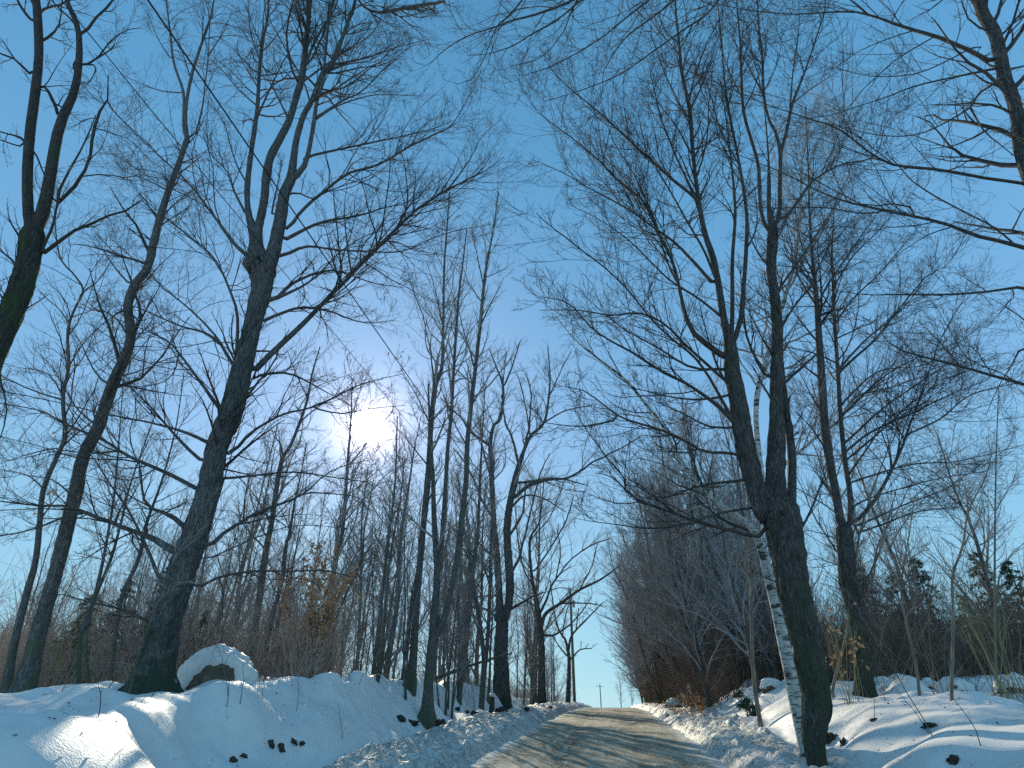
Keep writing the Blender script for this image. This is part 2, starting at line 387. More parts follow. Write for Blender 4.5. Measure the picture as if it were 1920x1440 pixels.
# big maple left
D_ST = ["285,1312,80 290,1275,66 300,1225,62 312,1162,62 331,1105,61 349,1050,60 363,1010,56 375,975,54 393,912,49 408,837,46 437,762,47 455,687,42 473,612,37 484,570,40 491,537,44 492,505,48 490,488,36 489,472,12",
 "483,500,40 480,451,26 466,399,14 464,347,12 473,271,11 482,208,9 485,156,8 488,115,8 494,69,6 500,45,5 504,0,4 508,-80,2",
 "488,490,30 483,440,20 494,382,17 500,330,18 507,295,17 525,260,16 542,226,15 556,180,14 567,139,14 575,69,11 580,17,10 584,-60,8 590,-200,4",
 "500,510,34 511,479,28 525,417,26 533,365,24 546,333,20 553,278,14 567,222,12 587,184,11 605,139,12 622,121,11 640,76,8 657,28,7 666,0,6 690,-150,3",
 "546,340,14 570,312,12 580,278,10 589,226,9 594,191,8 605,150,6 614,60,5 625,0,4"]
D_LB = ["542,427,9 563,399 594,371 626,344 664,321,7 712,307 765,278,6 817,250,5 848,233 883,174,2",
 "570,300,8 584,292,7 643,278 695,267,5 747,257,4 817,240,3 850,225,2",
 "476,695,17 506,665,15 544,631,14 585,590,12 630,545,11 660,511,10 695,476,10 747,427,9 792,385,8 841,354,7 886,333,5 921,312,3 945,295,2",
 "841,354,4 879,302 903,257,2 942,222,2","747,427,5 764,380 760,320 750,270,2",
 "539,448,10 567,432 608,415,8 664,406,5 712,392 768,378,3 800,360,2",
 "530,479,9 574,462 643,469,5 747,472,4 799,451 851,434,3 921,420,2",
 "515,562,12 544,534,9 585,515,7 619,507,6 656,515 700,530,4 760,540,2","515,560,9 550,545 590,520,5 640,470 690,440 740,430,2",
 "495,601,9 525,588 570,577,8 619,584,6 680,605,4 740,600,2",
 "476,714,9 491,702 536,699 574,714,6 607,732,4 656,759,2",
 "435,849,9 465,815,8 499,792 536,774 585,764,6 630,744 675,721,4 760,700,2",
 "420,897,8 469,892 562,886,5 637,897 700,905,3","585,764,5 640,775 700,765 760,760,2",
 "390,1025,12 424,995,10 476,965,9 525,946,8 570,924 622,882,4 700,860,2","570,924,5 610,925 660,930 700,945,2",
 "371,1099,9 405,1084 450,1074,7 525,1071 600,1069,5 637,1076 690,1090,3","378,1050,5 430,1030 500,1000 560,985,3 650,990,2",
 "439,687,9 416,646,8 386,624 337,610,6 281,586 255,575,4 200,560,2","412,639,6 375,597 337,564 300,534,4 277,511 200,440,2",
 "441,690,9 446,600,8 432,545,7 402,485,6 360,447,5 300,400,4 250,350,3 205,280,2",
 "469,483,12 441,458,10 417,427,9 382,378,7 351,340,6 312,305,5 264,257,4 222,219,3 205,194,2",
 "322,1031,20 292,1012,16 244,994,13 210,979 161,960,12 124,949,10 75,949,8 22,943,7 -60,930,5",
 "343,986,14 322,967,12 292,958 274,945,9 268,922 262,875,6 247,837 245,800,4 259,762,3","161,960,9 120,970 70,990,6 0,1005,5",
 "367,916,11 319,890,10 270,867,10 225,845,9 195,826 161,811,8 112,789,7 75,770,6 19,759,5 -40,750,4",
 "390,830,10 349,811,8 300,796 244,785,6 169,770,5 112,755 0,732,4","225,845,6 170,850 110,845 40,860,3 0,865,2",
 "409,762,10 382,725,8 345,676,7 319,642 285,624 255,612,4 150,570,2","335,665,5 325,700 300,720 250,725,2",
 "379,864,9 349,837,8 315,800 281,762,6 229,710,4 180,660,2",
 "304,1091,10 285,1050,9 262,997,8 236,949,7 210,915 176,860,5 150,834 120,790,3",
 "279,1166,8 240,1147 195,1134,6 157,1127 112,1114,4 60,1120,2",
 "466,410,7 440,360 425,320 395,290,4 380,250,2","484,200,5 450,170 415,130,3 395,110,2","488,115,4 470,60 465,0,3","560,160,6 600,130 650,95 700,60 720,20,2",
 "567,139,6 590,80 620,30 640,-20,3","600,215,6 640,190 680,170 720,130,3 760,100,2","622,121,5 680,110 740,90 800,75,2","589,226,5 630,200 690,180 740,178 790,180,2","605,139,5 650,120 700,110 760,60,2",
 "666,-60,5 671,0,5 706,24,6 765,14,8 800,8,8 837,2,6","510,400,6 520,350 530,300,3","535,365,6 560,362 590,372,4 620,340,2","464,347,5 440,300 420,230 400,200,2","542,226,6 520,180 500,140 480,80,2"]
for r_ in (1,):
    traced('maple_tree', 'tree', 'big leaning maple with a thick dark trunk, left of the snow capped boulder', 11.5, D_ST, D_LB, M_MAPLE, M_TWIGD, dens=1.25, seed=5, flare=1.0, lv3=4, leaves=90)

# slim tree B
traced('slim_tree', 'tree', 'slim smooth grey tree left of the big maple, forked into three thin stems high up', 12,
 ["40,1310,46 60,1237,38 79,1162,34 101,1087,31 120,1012,31 139,937,30 157,856,28 184,800,27 210,725,26 244,642,22 240,575,20 251,537,19 277,500,18 295,427,17 316,358,15 337,302,13 351,260,12",
  "351,262,9 344,236,7 344,174,7 326,118,6 318,52,5 312,0,4 305,-100,2","351,262,9 348,210,8 358,146,8 372,100,7 385,62,6 396,28,5 401,0,4 412,-100,2"],
 ["353,258,6 365,253,5 378,208,5 385,156 391,104,4 392,35,3 385,0,3 375,-60,2","320,110,4 290,60 270,0,2","344,174,4 300,170 250,150,3 205,130,2","316,358,5 280,340 230,320,3","251,537,7 230,520 200,480,4 170,430,2","244,640,6 220,600 185,580,4 150,590,2",
  "210,725,7 180,700 150,640,4 120,600,2","184,800,6 140,760 100,690,3 60,650,2","301,410,5 330,380 370,350,3 400,340,2","358,146,4 330,60 320,20,2","391,104,4 420,60 435,20,2","139,937,6 100,900 40,890,3"],
 M_SMOOTH, M_TWIGD, dens=.8, seed=6, flare=.6, lv3=3)
# thin winding C
traced('winding_tree', 'tree', 'thin winding tree at the left edge, left of the slim forked tree', 14,
 ["8,1310,24 28,1200,18 52,1106,17 67,1050,14 75,975,13 82,916,12 105,860,11 122,819,11 118,744,9 129,687,8 127,620,7 142,575,6 157,545,5 139,515,5 112,480,4 105,400,3 130,340,2"],
 ["112,840,5 60,850 0,870,3","118,744,5 90,700 40,690,3 0,680,2","129,687,5 160,640 200,600,3","82,916,5 50,890 0,880,3","75,975,5 110,930 150,900,3","157,545,4 190,520 220,470,2"],
 M_SMOOTH, M_TWIGD, dens=.9, seed=7, flare=.4, lv3=3)
# near dark tree A
traced('cherry_tree', 'tree', 'dark rough barked tree filling the top left corner, with broken branch stubs', 7,
 ["-235,1330,90 -190,1150,75 -140,1000,68 -90,860,62 -45,740,60 -5,650,57 26,575,56 51,500,58 60,445,56 63,420,36 66,400,14",
  "58,440,34 52,382,28 52,312,27 57,243,27 66,174,27 73,104,26 71,35,25 68,0,24 60,-80,22 50,-250,12",
  "66,440,38 83,389,34 94,330,30 104,271,28 115,226,26 135,184,22 146,139,20 149,76,17 141,35,16 125,0,13 105,-80,10 90,-200,5"],
 ["156,69,11 174,42,10 191,21,10 212,0,9 240,-60,6","155,125,9 184,108,7 208,76,6 236,57,5 264,52,4","184,108,6 200,98 215,83,5","163,121,6 180,125 170,150 152,170,3",
  "100,385,13 139,351,12 167,306,10 174,264,12 184,215,12 191,201,10 200,194,8 202,142,6","105,375,9 132,319,8 160,267,7 180,215,5",
  "85,472,14 128,437,12 167,420,11 208,403,10 236,396,10 264,377,7","80,470,10 104,410,10 108,375,8",
  "60,141,10 28,111,9 0,100,9 -60,70,8","28,111,6 15,90 0,70,5","40,259,9 21,252,7 0,247,6 -50,235,5","38,274,6 0,262,5 -50,250,4","60,40,10 38,10,9 20,-30,8",
  "85,163,9 100,194,11 108,214,10","68,290,7 80,320 90,345,6","5,650,8 0,700,7 13,770,6 -2,830,5","200,194,4 260,257 310,305,2","87,160,4 110,120 140,75,2","20,590,9 5,560,8 -8,540,5",
  "87,163,4 120,160 150,165,2"],
 M_CHERRY, M_TWIGD, dens=.45, seed=8, flare=.3, drift=.25, lv3=2)
# middle left pair E F
traced('slender_tree', 'tree', 'slender tree right of the boulder, bending and forked near its top', 20,
 ["464,1300,18 472,1219,15 484,1144,15 491,1087,14 499,1031,13 510,975,11 521,900,10 531,856,9 544,837,7 562,792,6 577,747,5 585,702,4 600,650,2"],
 ["531,860,6 525,830,5 514,819,3 505,780,2","562,792,4 600,760 640,740,2","499,1031,5 470,1000 440,960,2","510,975,4 545,940 590,900,2","577,747,3 555,700 540,660,2"], M_SMOOTH, M_TWIG, dens=.9, seed=9, flare=.4, lv3=4)
traced('slender_tree', 'tree', 'thin straight tree between the slender forked tree and the leafy shrub', 19,
 ["491,1300,11 499,1219,9 514,1144,9 529,1087,8 536,1024,8 544,994,6 553,937,4 562,900,3 575,830,2"],
 ["529,1087,4 500,1050 470,1030,2","544,994,3 520,940,2"], M_SMOOTH, M_TWIG, dens=1, seed=10, flare=.4, lv3=4)
# saplings on the left
SAP = [("thin sapling standing in a clump, leftmost of the three behind the left snow bank", 13, "146,1316,10 150,1200,11 165,1155,10 187,1099,8 210,1042,7 232,960,5 247,900,4 290,780,2"),
 ("thin sapling between its two neighbours left of the big maple", 14, "169,1316,9 161,1192,9 180,1110,9 195,1042,7 210,956,6 217,900,5 225,800,3 232,700,2"),
 ("sapling nearest the left side of the big maple trunk", 15, "202,1316,8 217,1192,9 229,1117,10 259,1050,9 277,975,7 304,900,5 330,800,3 345,700,2"),
 ("thin grey stem leaning across the foot of the big maple", 10.2, "225,1357,8 240,1309,7 262,1219,6 292,1144,5 322,1061,5 356,1005,3 385,940,2"),
 ("dark sapling left of the paired thin stems below the sun", 27, "671,1290,6 671,1237,5 675,1150,5 677,1087,4 679,967,3 690,880,2"),
 ("left one of two close thin stems standing below the sun", 24, "697,1290,8 709,1181,8 720,1087,7 733,975,5 741,900,4 745,780,2"),
 ("right one of two close thin stems standing below the sun", 25, "710,1290,6 722,1160,6 731,1050,5 750,937,3 760,850,2"),
 ("crooked sapling curving to the right behind the dry leaf shrub", 22, "618,1290,7 622,1200,6 641,1132,5 675,1057,4 684,990,3 700,900,2"),
 ("thin straight stem left of the double trunked maple", 24, "862,1305,9 870,1240,9 877,1181,9 883,1106,10 889,1050,9 896,994,6 900,900,5 905,800,3 910,720,2"),
 ("thin kinked stem leaning at the left foot of the double trunked maple", 25, "902,1305,9 907,1237,9 900,1170,9 890,1106,8 880,1050,6 868,980,4 860,900,2"),
 ("sapling rising beside the double trunked maple from its left foot", 26, "905,1300,8 915,1190,8 918,1120,7 919,1087,7 921,1000,5 924,900,3"),
 ("crooked sapling in the snow on the far right with a bent top", 11.5, "1784,1330,7 1786,1230,7 1787,1144,6 1786,1080,6 1805,1024,5 1816,956,4 1846,900,3 1860,850,2"),
 ("short bent sapling in front of the dark conifers", 13, "1725,1315,7 1718,1250,6 1700,1170,5 1690,1100,4 1705,1000,3 1715,930,2"),
 ("tall straight sapling at the right edge", 13.5, "1868,1300,7 1866,1200,6 1865,1100,5 1866,960,4 1868,850,3 1872,740,2"),
 ("pale slim sapling in the thicket left of the white birch", 17, "1418,1312,9 1412,1250,8 1409,1150,7 1407,1087,7 1405,1000,5 1400,900,3"),
 ("leaning stem behind the rough trunk on the right", 15.5, "1560,1290,6 1585,1200,6 1600,1100,5 1612,1000,4 1650,880,3 1690,790,2"),
 ("dark sapling rising left of the boulder with the snow cap", 16, "330,1310,6 350,1200,6 375,1100,5 392,1000,4 420,900,3 450,800,2"),
 ("thin sapling right of the big maple trunk, reaching up to its middle limbs", 21, "420,1300,6 415,1200,5 440,1100,5 470,1000,4 500,880,3 520,800,2")]
for k, (lb, Y, s) in enumerate(SAP):
    P = parse(s); mid = P[len(P)//2]; q = P[-3]
    lm = ["%g,%g,4 %g,%g,2" % (mid[0], mid[1], mid[0]-35+70*(k%2), mid[1]-60), "%g,%g,3 %g,%g,2" % (q[0], q[1], q[0]+30-60*(k%2), q[1]-55)]
    traced('sapling', 'sapling', lb, Y, [s], lm, M_SMOOTH if k < 11 else M_STEM, M_TWIG, dens=1.3, seed=20+k, flare=.2, lv3=3, drift=.6)
# G
traced('slender_tree', 'tree', 'tall straight slender tree right of the sun, atop the left snow bank', 19,
 ["769,1305,18 776,1219,15 780,1144,14 787,1061,13 795,975,12 802,900,12 804,875,11 808,800,10 816,725,9 829,687,7 831,612,5 833,500,4 838,430,3 843,360,2"],
 ["816,725,5 810,687,4 804,642,3 787,575,3 765,522,2","808,800,4 780,740 750,690,2","804,875,4 775,840 735,790,2","831,612,3 815,540 800,490,2","831,640,3 845,590 862,540,2","795,960,4 820,900 850,850,2"], M_SMOOTH, M_TWIG, dens=.9, seed=50, flare=.4, lv3=3, tw_up=.16)
traced('forked_tree', 'tree', 'dark three stemmed tree with exposed roots on the left snow bank face', 18,
 ["800,1362,24 802,1346,20 804,1275,17 810,1219,17 815,1144,14 819,1069,12 814,975,10 812,900,8 810,867,7 806,800,5 803,720,3",
  "812,1200,15 825,1181,14 840,1132,12 859,1039,12 866,967,11 874,900,11 876,837,10 883,762,9 891,695,8 900,612,7 907,537,6 912,500,5 925,430,3 935,360,2",
  "819,1080,10 825,1057,9 831,975,9 836,900,8 840,837,8 846,777,7 851,687,6 857,594,5 862,537,4 867,500,3 875,430,2"],
 ["900,612,4 925,560 945,520,2","891,695,4 870,620 855,560,2","883,762,4 920,700 950,660,2","851,687,3 870,640 890,610,2","907,537,3 895,480 885,430,2","876,837,4 850,790 830,740,2","866,967,4 890,920 920,890,2","846,777,3 825,720,2"], M_SMOOTH, M_TWIG, dens=.8, seed=51, flare=1.6, lv3=3, tw_up=.16)
# H
traced('maple_tree', 'tree', 'double trunked maple in the middle of the photo, thickest trunk left of the road', 33,
 ["941,1290,32 939,1219,27 941,1174,25 940,1150,22","938,1160,16 936,1110,13 932,1050,13 926,975,10 922,900,10 922,867,9 919,837,8 925,800,6 939,781,6 943,725,5 930,687,3 918,655,2",
  "944,1160,17 954,1132,15 956,1087,16 951,1012,15 954,956,13 966,900,13 967,894,12 977,860,8 994,819,6 1020,792,5 1029,744,4 1031,702,3 1027,650,2"],
 ["919,837,6 885,811,6 862,781,4 825,744,2","943,725,4 952,710,4 964,676,3 975,640,2","972,870,6 960,819,5 947,789,4 940,740,2","977,870,6 992,800,4 996,744,3 986,699,2","966,931,9 994,909,8 1031,899,6 1069,894 1117,864,4 1162,841,3 1200,819,2",
  "975,905,6 1010,900 1050,897,4 1100,910,2","949,1147,7 986,1125,5 1020,1110,3","930,1155,6 907,1140,5 862,1140,3","956,1080,7 975,1040 990,980,4 1010,900,3 1030,850,2","926,975,6 900,930 880,880,4 850,840,2","954,956,6 985,930 1020,935,3 1060,960,2","932,1050,6 900,1020 870,1000,3","1020,792,4 1060,770 1110,760,2","994,819,4 985,760 970,700,2","951,1012,6 980,960 985,900,3","922,900,5 905,840 900,780,3","943,725,3 950,660,2","1029,744,3 1050,700 1070,660,2"],
 M_MAPLE, M_TWIG, dens=.5, seed=52, flare=.5, lv3=4, rmin=.006, fine=1.5)
traced('maple_tree', 'tree', 'spreading tree between the double trunked maple and the utility pole', 40,
 ["1016,1310,16 1015,1219,13 1012,1170,12 1005,1125,8 997,1080,6 994,1012,4 1012,975,3 1020,900,2","1014,1175,9 1024,1150,7 1050,1132,6 1087,1106,5 1125,1087,4 1162,1061,2"],
 ["1012,1150,6 1030,1110,5 1042,1087,4 1069,1050,3 1106,1024,3 1144,1009,2","1003,1069,4 1030,1030 1060,980,3 1075,930,2","1000,1100,4 980,1060 970,1000,3 965,950,2","1014,1190,5 1040,1190 1080,1160,3 1110,1120,2","1050,1132,4 1085,1130 1130,1135,2","994,1012,3 1030,970 1060,900,2","1087,1106,3 1110,1060 1120,1020,2","1042,1087,3 1050,1040 1045,990,2","1010,1140,4 990,1130 960,1110,2"],
 M_MAPLE, M_TWIG, dens=.5, seed=53, flare=.4, lv3=4, rmin=.007, fine=1.6)
traced('roadside_tree', 'tree', 'low forking tree just left of the utility pole', 50,
 ["1065,1320,9 1067,1237,7 1060,1200,5 1054,1192,4 1042,1162,3 1031,1087,2","1066,1220,5 1072,1192,4 1099,1162,3 1130,1130,2"],
 ["1066,1240,4 1085,1220 1110,1215,2","1054,1192,3 1062,1150 1070,1110,2","1063,1230,4 1050,1215 1035,1190,2","1080,1180,3 1085,1140,2"], M_MAPLE, M_TWIG, dens=.6, seed=54, flare=.3, lv3=4, rmin=.008, fine=1.6)
# birch in front of J
traced('birch_tree', 'tree', 'white birch with peeling bark arching left over the road, beside the rough trunk', 11.8,
 ["1500,1350,28 1490,1305,28 1481,1256,27 1470,1207,26 1459,1155,25 1448,1110,23 1438,1069,21 1428,1031,18 1407,986,14 1370,960,12 1344,943,11 1317,919,10 1307,905,9 1279,867,8 1262,839,7 1238,790,6 1213,762,6 1193,735,6 1175,714,6 1158,700,5 1117,669,4 1080,639,3 1042,594,2"],
 ["1344,943,6 1310,950 1260,960,3 1210,945,2","1307,905,5 1260,880 1200,860,3 1150,870,2","1238,790,4 1200,780 1150,775,2","1262,839,4 1240,850 1180,840,2"], M_BIRCH, M_TWIGD, dens=.7, seed=55, flare=.2, lv3=4)
# J
J_ST = ["1530,1425,34 1525,1390,44 1528,1350,52 1531,1312,58 1526,1275,60 1510,1200,60 1492,1125,62 1479,1050,68 1467,985,76 1455,940,78",
 "1440,965,46 1413,900,40 1394,817,38 1383,747,35 1373,695,32 1369,650,26 1364,620,20 1359,608,16 1348,539,13 1338,487,13 1321,435,11 1311,382,9 1300,295,8 1293,208,8 1279,139,7 1272,69,5 1267,17,4 1262,-80,2",
 "1460,975,46 1454,900,38 1456,834,35 1456,765,28 1456,695,25 1458,626,23 1453,556,21 1446,504,20 1449,440,24 1447,418,14 1446,395,5",
 "1480,985,24 1485,900,18 1484,844,18 1473,765,16 1466,700,13 1462,650,9",
 "1369,650,13 1387,608,11 1394,539,10 1399,469,9 1400,400,8 1387,312,6 1370,226,6 1359,156,4 1352,69,3 1345,0,2",
 "1371,640,11 1373,574,9 1373,487,8 1378,417,7 1377,365,6 1365,250,3 1350,150,2",
 "1444,440,10 1427,399,8 1422,312,8 1408,260,7 1394,208,7 1390,139,5 1387,69,4 1382,10,3 1378,-80,2",
 "1448,430,12 1442,399,10 1442,340,9 1441,300,5 1436,230,3 1428,150,2",
 "1452,430,12 1462,399,10 1462,347,9 1463,288,9 1455,250,7 1441,222,6 1432,174,6 1429,104,5 1423,52,4 1420,0,3 1415,-90,2",
 "1463,288,9 1474,250,8 1486,194,7 1510,132,5 1531,69,4 1545,24,3 1552,-30,2"]
J_LB = ["1481,208,5 1489,121,4 1498,52,3 1498,0,2",
 "1362,678,16 1341,653,15 1310,636,13 1286,598,11 1276,546,9 1262,494,8 1237,442,7 1210,382,6 1154,333,6 1127,305,5 1075,260,4 1029,226,3 995,194,2 970,146,1.5",
 "1338,532,9 1300,490,8 1262,452,7 1220,421,6 1165,385,5 1106,354,4 1054,323,3 998,299,2",
 "1315,400,9 1304,372,8 1262,337,8 1217,295,7 1168,253,6 1127,212,5 1082,177,4 1047,146,3 1020,110,2",
 "1270,530,6 1255,500,5 1231,427,5 1210,375 1186,323,4 1154,271,3 1134,222,2",
 "1382,800,9 1352,747,8 1310,678,7 1265,640,6 1220,598,5 1165,530,5 1078,458,5 1029,420,4 1005,399,2",
 "1388,805,12 1352,765,11 1297,725,8 1237,695,8 1185,661,7 1144,639,6 1106,612,5 1065,567,4 1012,556,3",
 "1369,720,8 1290,650,7 1250,610,6 1200,588,6 1144,590,5 1087,582,4 1012,581,3",
 "1465,417,8 1496,378,8 1524,340,7 1576,309,6 1642,292,4 1663,229,3 1720,190,2",
 "1470,719,8 1498,695,7 1532,664,5","1442,712,8 1418,674,8 1400,626,7 1392,560,5 1388,500,3",
 "1398,855,8 1366,849,8 1318,846,7 1272,821,8 1220,801,7 1165,783,6 1127,755,5 1092,731,4 1047,724,2","1165,783,5 1134,792,5 1088,799,4 1022,792,3 995,776,2",
 "1428,1005,10 1370,995,9 1307,978,9 1255,959,8 1210,943,7 1179,926,7 1168,905,6 1168,891,5 1137,856,4 1099,804,3 1075,766,2","1175,922,5 1147,894,4 1116,887,2",
 "1420,950,8 1342,964,6 1300,978,7 1259,988,6 1203,990,5 1168,985,4 1109,978,3 1075,971,2","1400,900,8 1350,905 1307,912,6 1248,933,5 1217,933,3",
 "1348,539,7 1320,470 1280,400,5 1240,330 1200,260,3 1170,200,2","1359,600,7 1310,560 1250,520,5 1180,450 1120,410,3 1060,380,2","1311,382,6 1280,320 1250,250 1230,180,4 1215,110,2",
 "1300,295,5 1270,240 1240,200,3 1210,160,2","1293,208,5 1320,150 1340,90,3","1399,469,5 1420,420 1415,350,3","1387,312,4 1350,240 1330,170,3 1310,100,2","1394,208,4 1420,150 1440,90,2",
 "1446,504,7 1420,470 1400,430,4","1453,556,7 1490,500 1530,440,4 1570,380,2","1458,626,7 1500,560 1540,520,4 1590,440,2","1432,174,4 1400,120 1370,60,2","1486,194,4 1530,160 1580,130,2","1383,747,8 1350,700 1330,640,5 1310,560,3","1456,765,7 1430,720 1415,690,4",
 "1490,1010,7 1520,960 1540,905,6 1560,850,3","1364,690,8 1300,690 1230,650,5 1160,610,3 1100,560,2","1375,740,7 1310,750 1240,740,4 1160,720,2","1390,800,7 1330,800 1270,770,4 1200,740,2"]
traced('maple_tree', 'tree', 'massive rough barked maple right of the road, fanning into many upright stems', 10.5, J_ST, J_LB, M_OLD, M_TWIGD, dens=1.25, seed=60, flare=.05, lv3=4, drift=.45, tw_up=.12)
# back birch
traced('birch_tree', 'tree', 'pale birch standing behind the massive maple, one bare bough arching to the right', 16,
 ["1500,1300,13 1490,1200,13 1468,1070,13 1442,960,12 1424,860,12 1418,751,12 1446,643,11 1477,539,9 1494,469,7 1500,400,6 1505,300,4 1530,180,2"],
 ["1440,955,10 1452,900,9 1477,865,9 1539,813,8 1571,789,9 1595,754,10 1623,737,10 1671,726,7 1720,709,5 1780,690,3","1500,400,5 1540,340 1570,260,3 1580,180,2","1497,440,4 1470,380 1460,300,2","1502,350,4 1540,260 1590,200,2"], M_BIRCH, M_TWIGG, dens=1.2, seed=61, flare=.2, lv3=5, fine=1.3)
# K
K_LB = ["1606,976,10 1644,931,10 1674,875,9 1696,826,8 1719,762,6 1745,687,5 1760,642,4 1794,582,3 1820,537,2","1700,815,5 1764,785,5 1820,740,4 1895,721,3 1960,700,2",
 "1571,700,8 1614,661,7 1651,624,6 1689,575,5 1737,519,4 1782,490,3 1830,400,2","1572,770,6 1595,740,5 1651,695,4 1745,680,3 1850,600,2","1580,852,6 1632,811,6 1707,777,5 1782,740,4 1857,710,3",
 "1587,897,6 1629,837,5 1670,781,4 1726,759,3 1800,700,2","1595,905,5 1707,871,5 1801,864,4 1920,834,3","1599,950,5 1651,927,4 1764,897 1857,882,3","1602,987,5 1707,942,4 1782,912,3 1850,860,2",
 "1536,643,6 1500,600 1470,560,3","1532,574,6 1560,520 1610,450,4 1660,380,2","1565,608,5 1600,560 1660,500,4 1720,430,2","1562,539,5 1600,480 1650,430,3 1700,360,2","1541,712,6 1500,680 1480,660,3","1553,851,6 1520,800 1490,770,3",
 "1571,695,6 1620,640 1680,590,4 1760,500,2","1576,782,6 1640,720 1700,680,4 1800,640,2","1590,860,6 1660,800 1730,740,4 1820,690,2","1585,830,6 1650,770 1720,720,4 1830,650,2","1545,782,6 1520,740 1500,700,3","1527,521,5 1500,450 1490,380,3","1569,940,6 1540,900 1520,870,3","1604,1000,6 1650,985 1720,960,4 1800,950,2","1522,469,4 1560,400 1600,330,2"]
traced('twin_stem_tree', 'tree', 'mossy twin stemmed tree behind and right of the massive maple, boughs sweeping right', 15.5,
 ["1622,1312,34 1612,1200,30 1600,1140,30 1589,1087,34 1586,1030,34 1583,990,32","1578,990,20 1569,937,18 1553,851,19 1545,782,18 1541,712,18 1536,643,15 1532,574,12 1527,521,9 1522,469,7 1518,400,5 1515,300,3 1510,200,2",
  "1592,990,14 1595,937,12 1585,869,11 1576,782,10 1571,695,9 1565,608,8 1562,539,6 1560,469,4 1565,380,2"], K_LB, M_OLD, M_TWIGD, dens=1.5, seed=62, flare=.5, lv3=4, tw_up=.06)
# L near right edge
L_LB = ["1855,114,16 1802,87,15 1732,62,13 1663,38,10 1628,28,8 1594,23,7 1489,26,5 1420,21,4 1377,14,3 1300,-5,2","1628,28,7 1604,7,6 1583,-8,4 1540,-40,2",
 "1870,128,9 1802,142,7 1750,153,6 1698,167,6 1656,184 1614,198,4 1559,215,3 1507,222,2","1840,85,6 1819,92,6 1767,118,5 1715,139,5 1646,144,4 1594,135,3 1542,121,2",
 "1875,150,9 1833,177,8 1819,201,8 1767,233,6 1715,253,5 1646,253,4 1576,236,3 1500,220,2","1819,201,7 1844,243,6 1871,267,5 1906,295,4",
 "1938,352,14 1920,344,12 1871,337,11 1767,319,10 1684,309,9 1642,292,8 1594,257,7 1559,236,6 1524,226,5 1472,208,4 1434,194,3 1307,139,3 1220,104,2",
 "1966,478,15 1920,465,14 1871,451,13 1826,441,12 1788,424,11 1732,410,9 1663,396,8 1600,382,7 1559,368,5 1514,347,5 1472,326,4 1420,305,3 1300,255,2",
 "1719,403,6 1694,382,5 1628,385,4 1580,365 1534,340,4 1480,310,2","1892,448,6 1854,420 1812,399,6 1750,365,6 1708,337,5 1684,309,4 1646,271,2",
 "1990,560,13 1920,539,11 1857,547,9 1782,552,8 1670,552,6 1614,552,4 1550,541,2","2050,770,14 1980,745,12 1920,721,11 1857,704,10 1801,687,9 1745,672,8 1689,656,7 1670,650,5 1659,627,4 1632,601,3 1580,580,2",
 "1990,640,9 1920,650,8 1895,687,5 1872,725,4 1850,777,3","2030,680,9 1960,640 1920,600,6 1860,560,3","1663,396,5 1610,400 1540,388,4 1440,390,3 1380,380,2","1801,687,5 1760,640 1720,600,3","1788,424,5 1740,440 1680,480,3",
 "1860,60,8 1820,40 1800,-10,6 1770,-60,4","1875,70,9 1900,40 1925,10,8 1960,-40,6","1890,130,8 1930,120 1990,90,6",
 "1800,-90,12 1650,-110,11 1500,-110,10 1350,-70,8 1250,-50,7 1100,-45,6 950,-30,4",
 "1420,-90,6 1349,0,6 1321,31,6 1286,52,6 1220,99,5 1175,132,4 1134,153,4 1075,174,3 1020,190,2","1330,-65,5 1266,0,5 1210,42,5 1168,76,4 1147,108,4 1130,139,3 1130,170,2 1113,205,1.5",
 "1280,-55,5 1217,0,5 1168,38,5 1134,66,4 1092,94,4 1029,125,3 977,142,2","1150,-45,5 1092,0,5 1043,38,4 995,66,4 959,87,4 914,101,3 879,104,2",
 "1140,-45,6 1075,0,6 1012,24,6 960,38,5 935,49,4 879,66,4 834,94,3 799,123,2 771,111,1.5","1110,-45,5 1071,21,4 1057,59,3 1015,108,3 960,123,2","1010,-40,5 959,24,4 931,52,4 910,104,3 886,146,3 862,158,2 830,149,1.5"]
traced('maple_tree', 'tree', 'near tree in the top right corner, its trunk cropped by the right edge', 7,
 ["2200,1345,80 2146,1100,56 2069,800,48 1978,500,42 1935,350,36 1913,278,34 1906,208,35 1882,139,35 1868,69,36 1844,28,34 1833,0,30 1790,-60,26 1750,-200,12"], L_LB, M_OLD, M_TWIGD, dens=.8, seed=63, flare=.3, lv3=3, drift=.22, rmin=.0032, fine=.8)

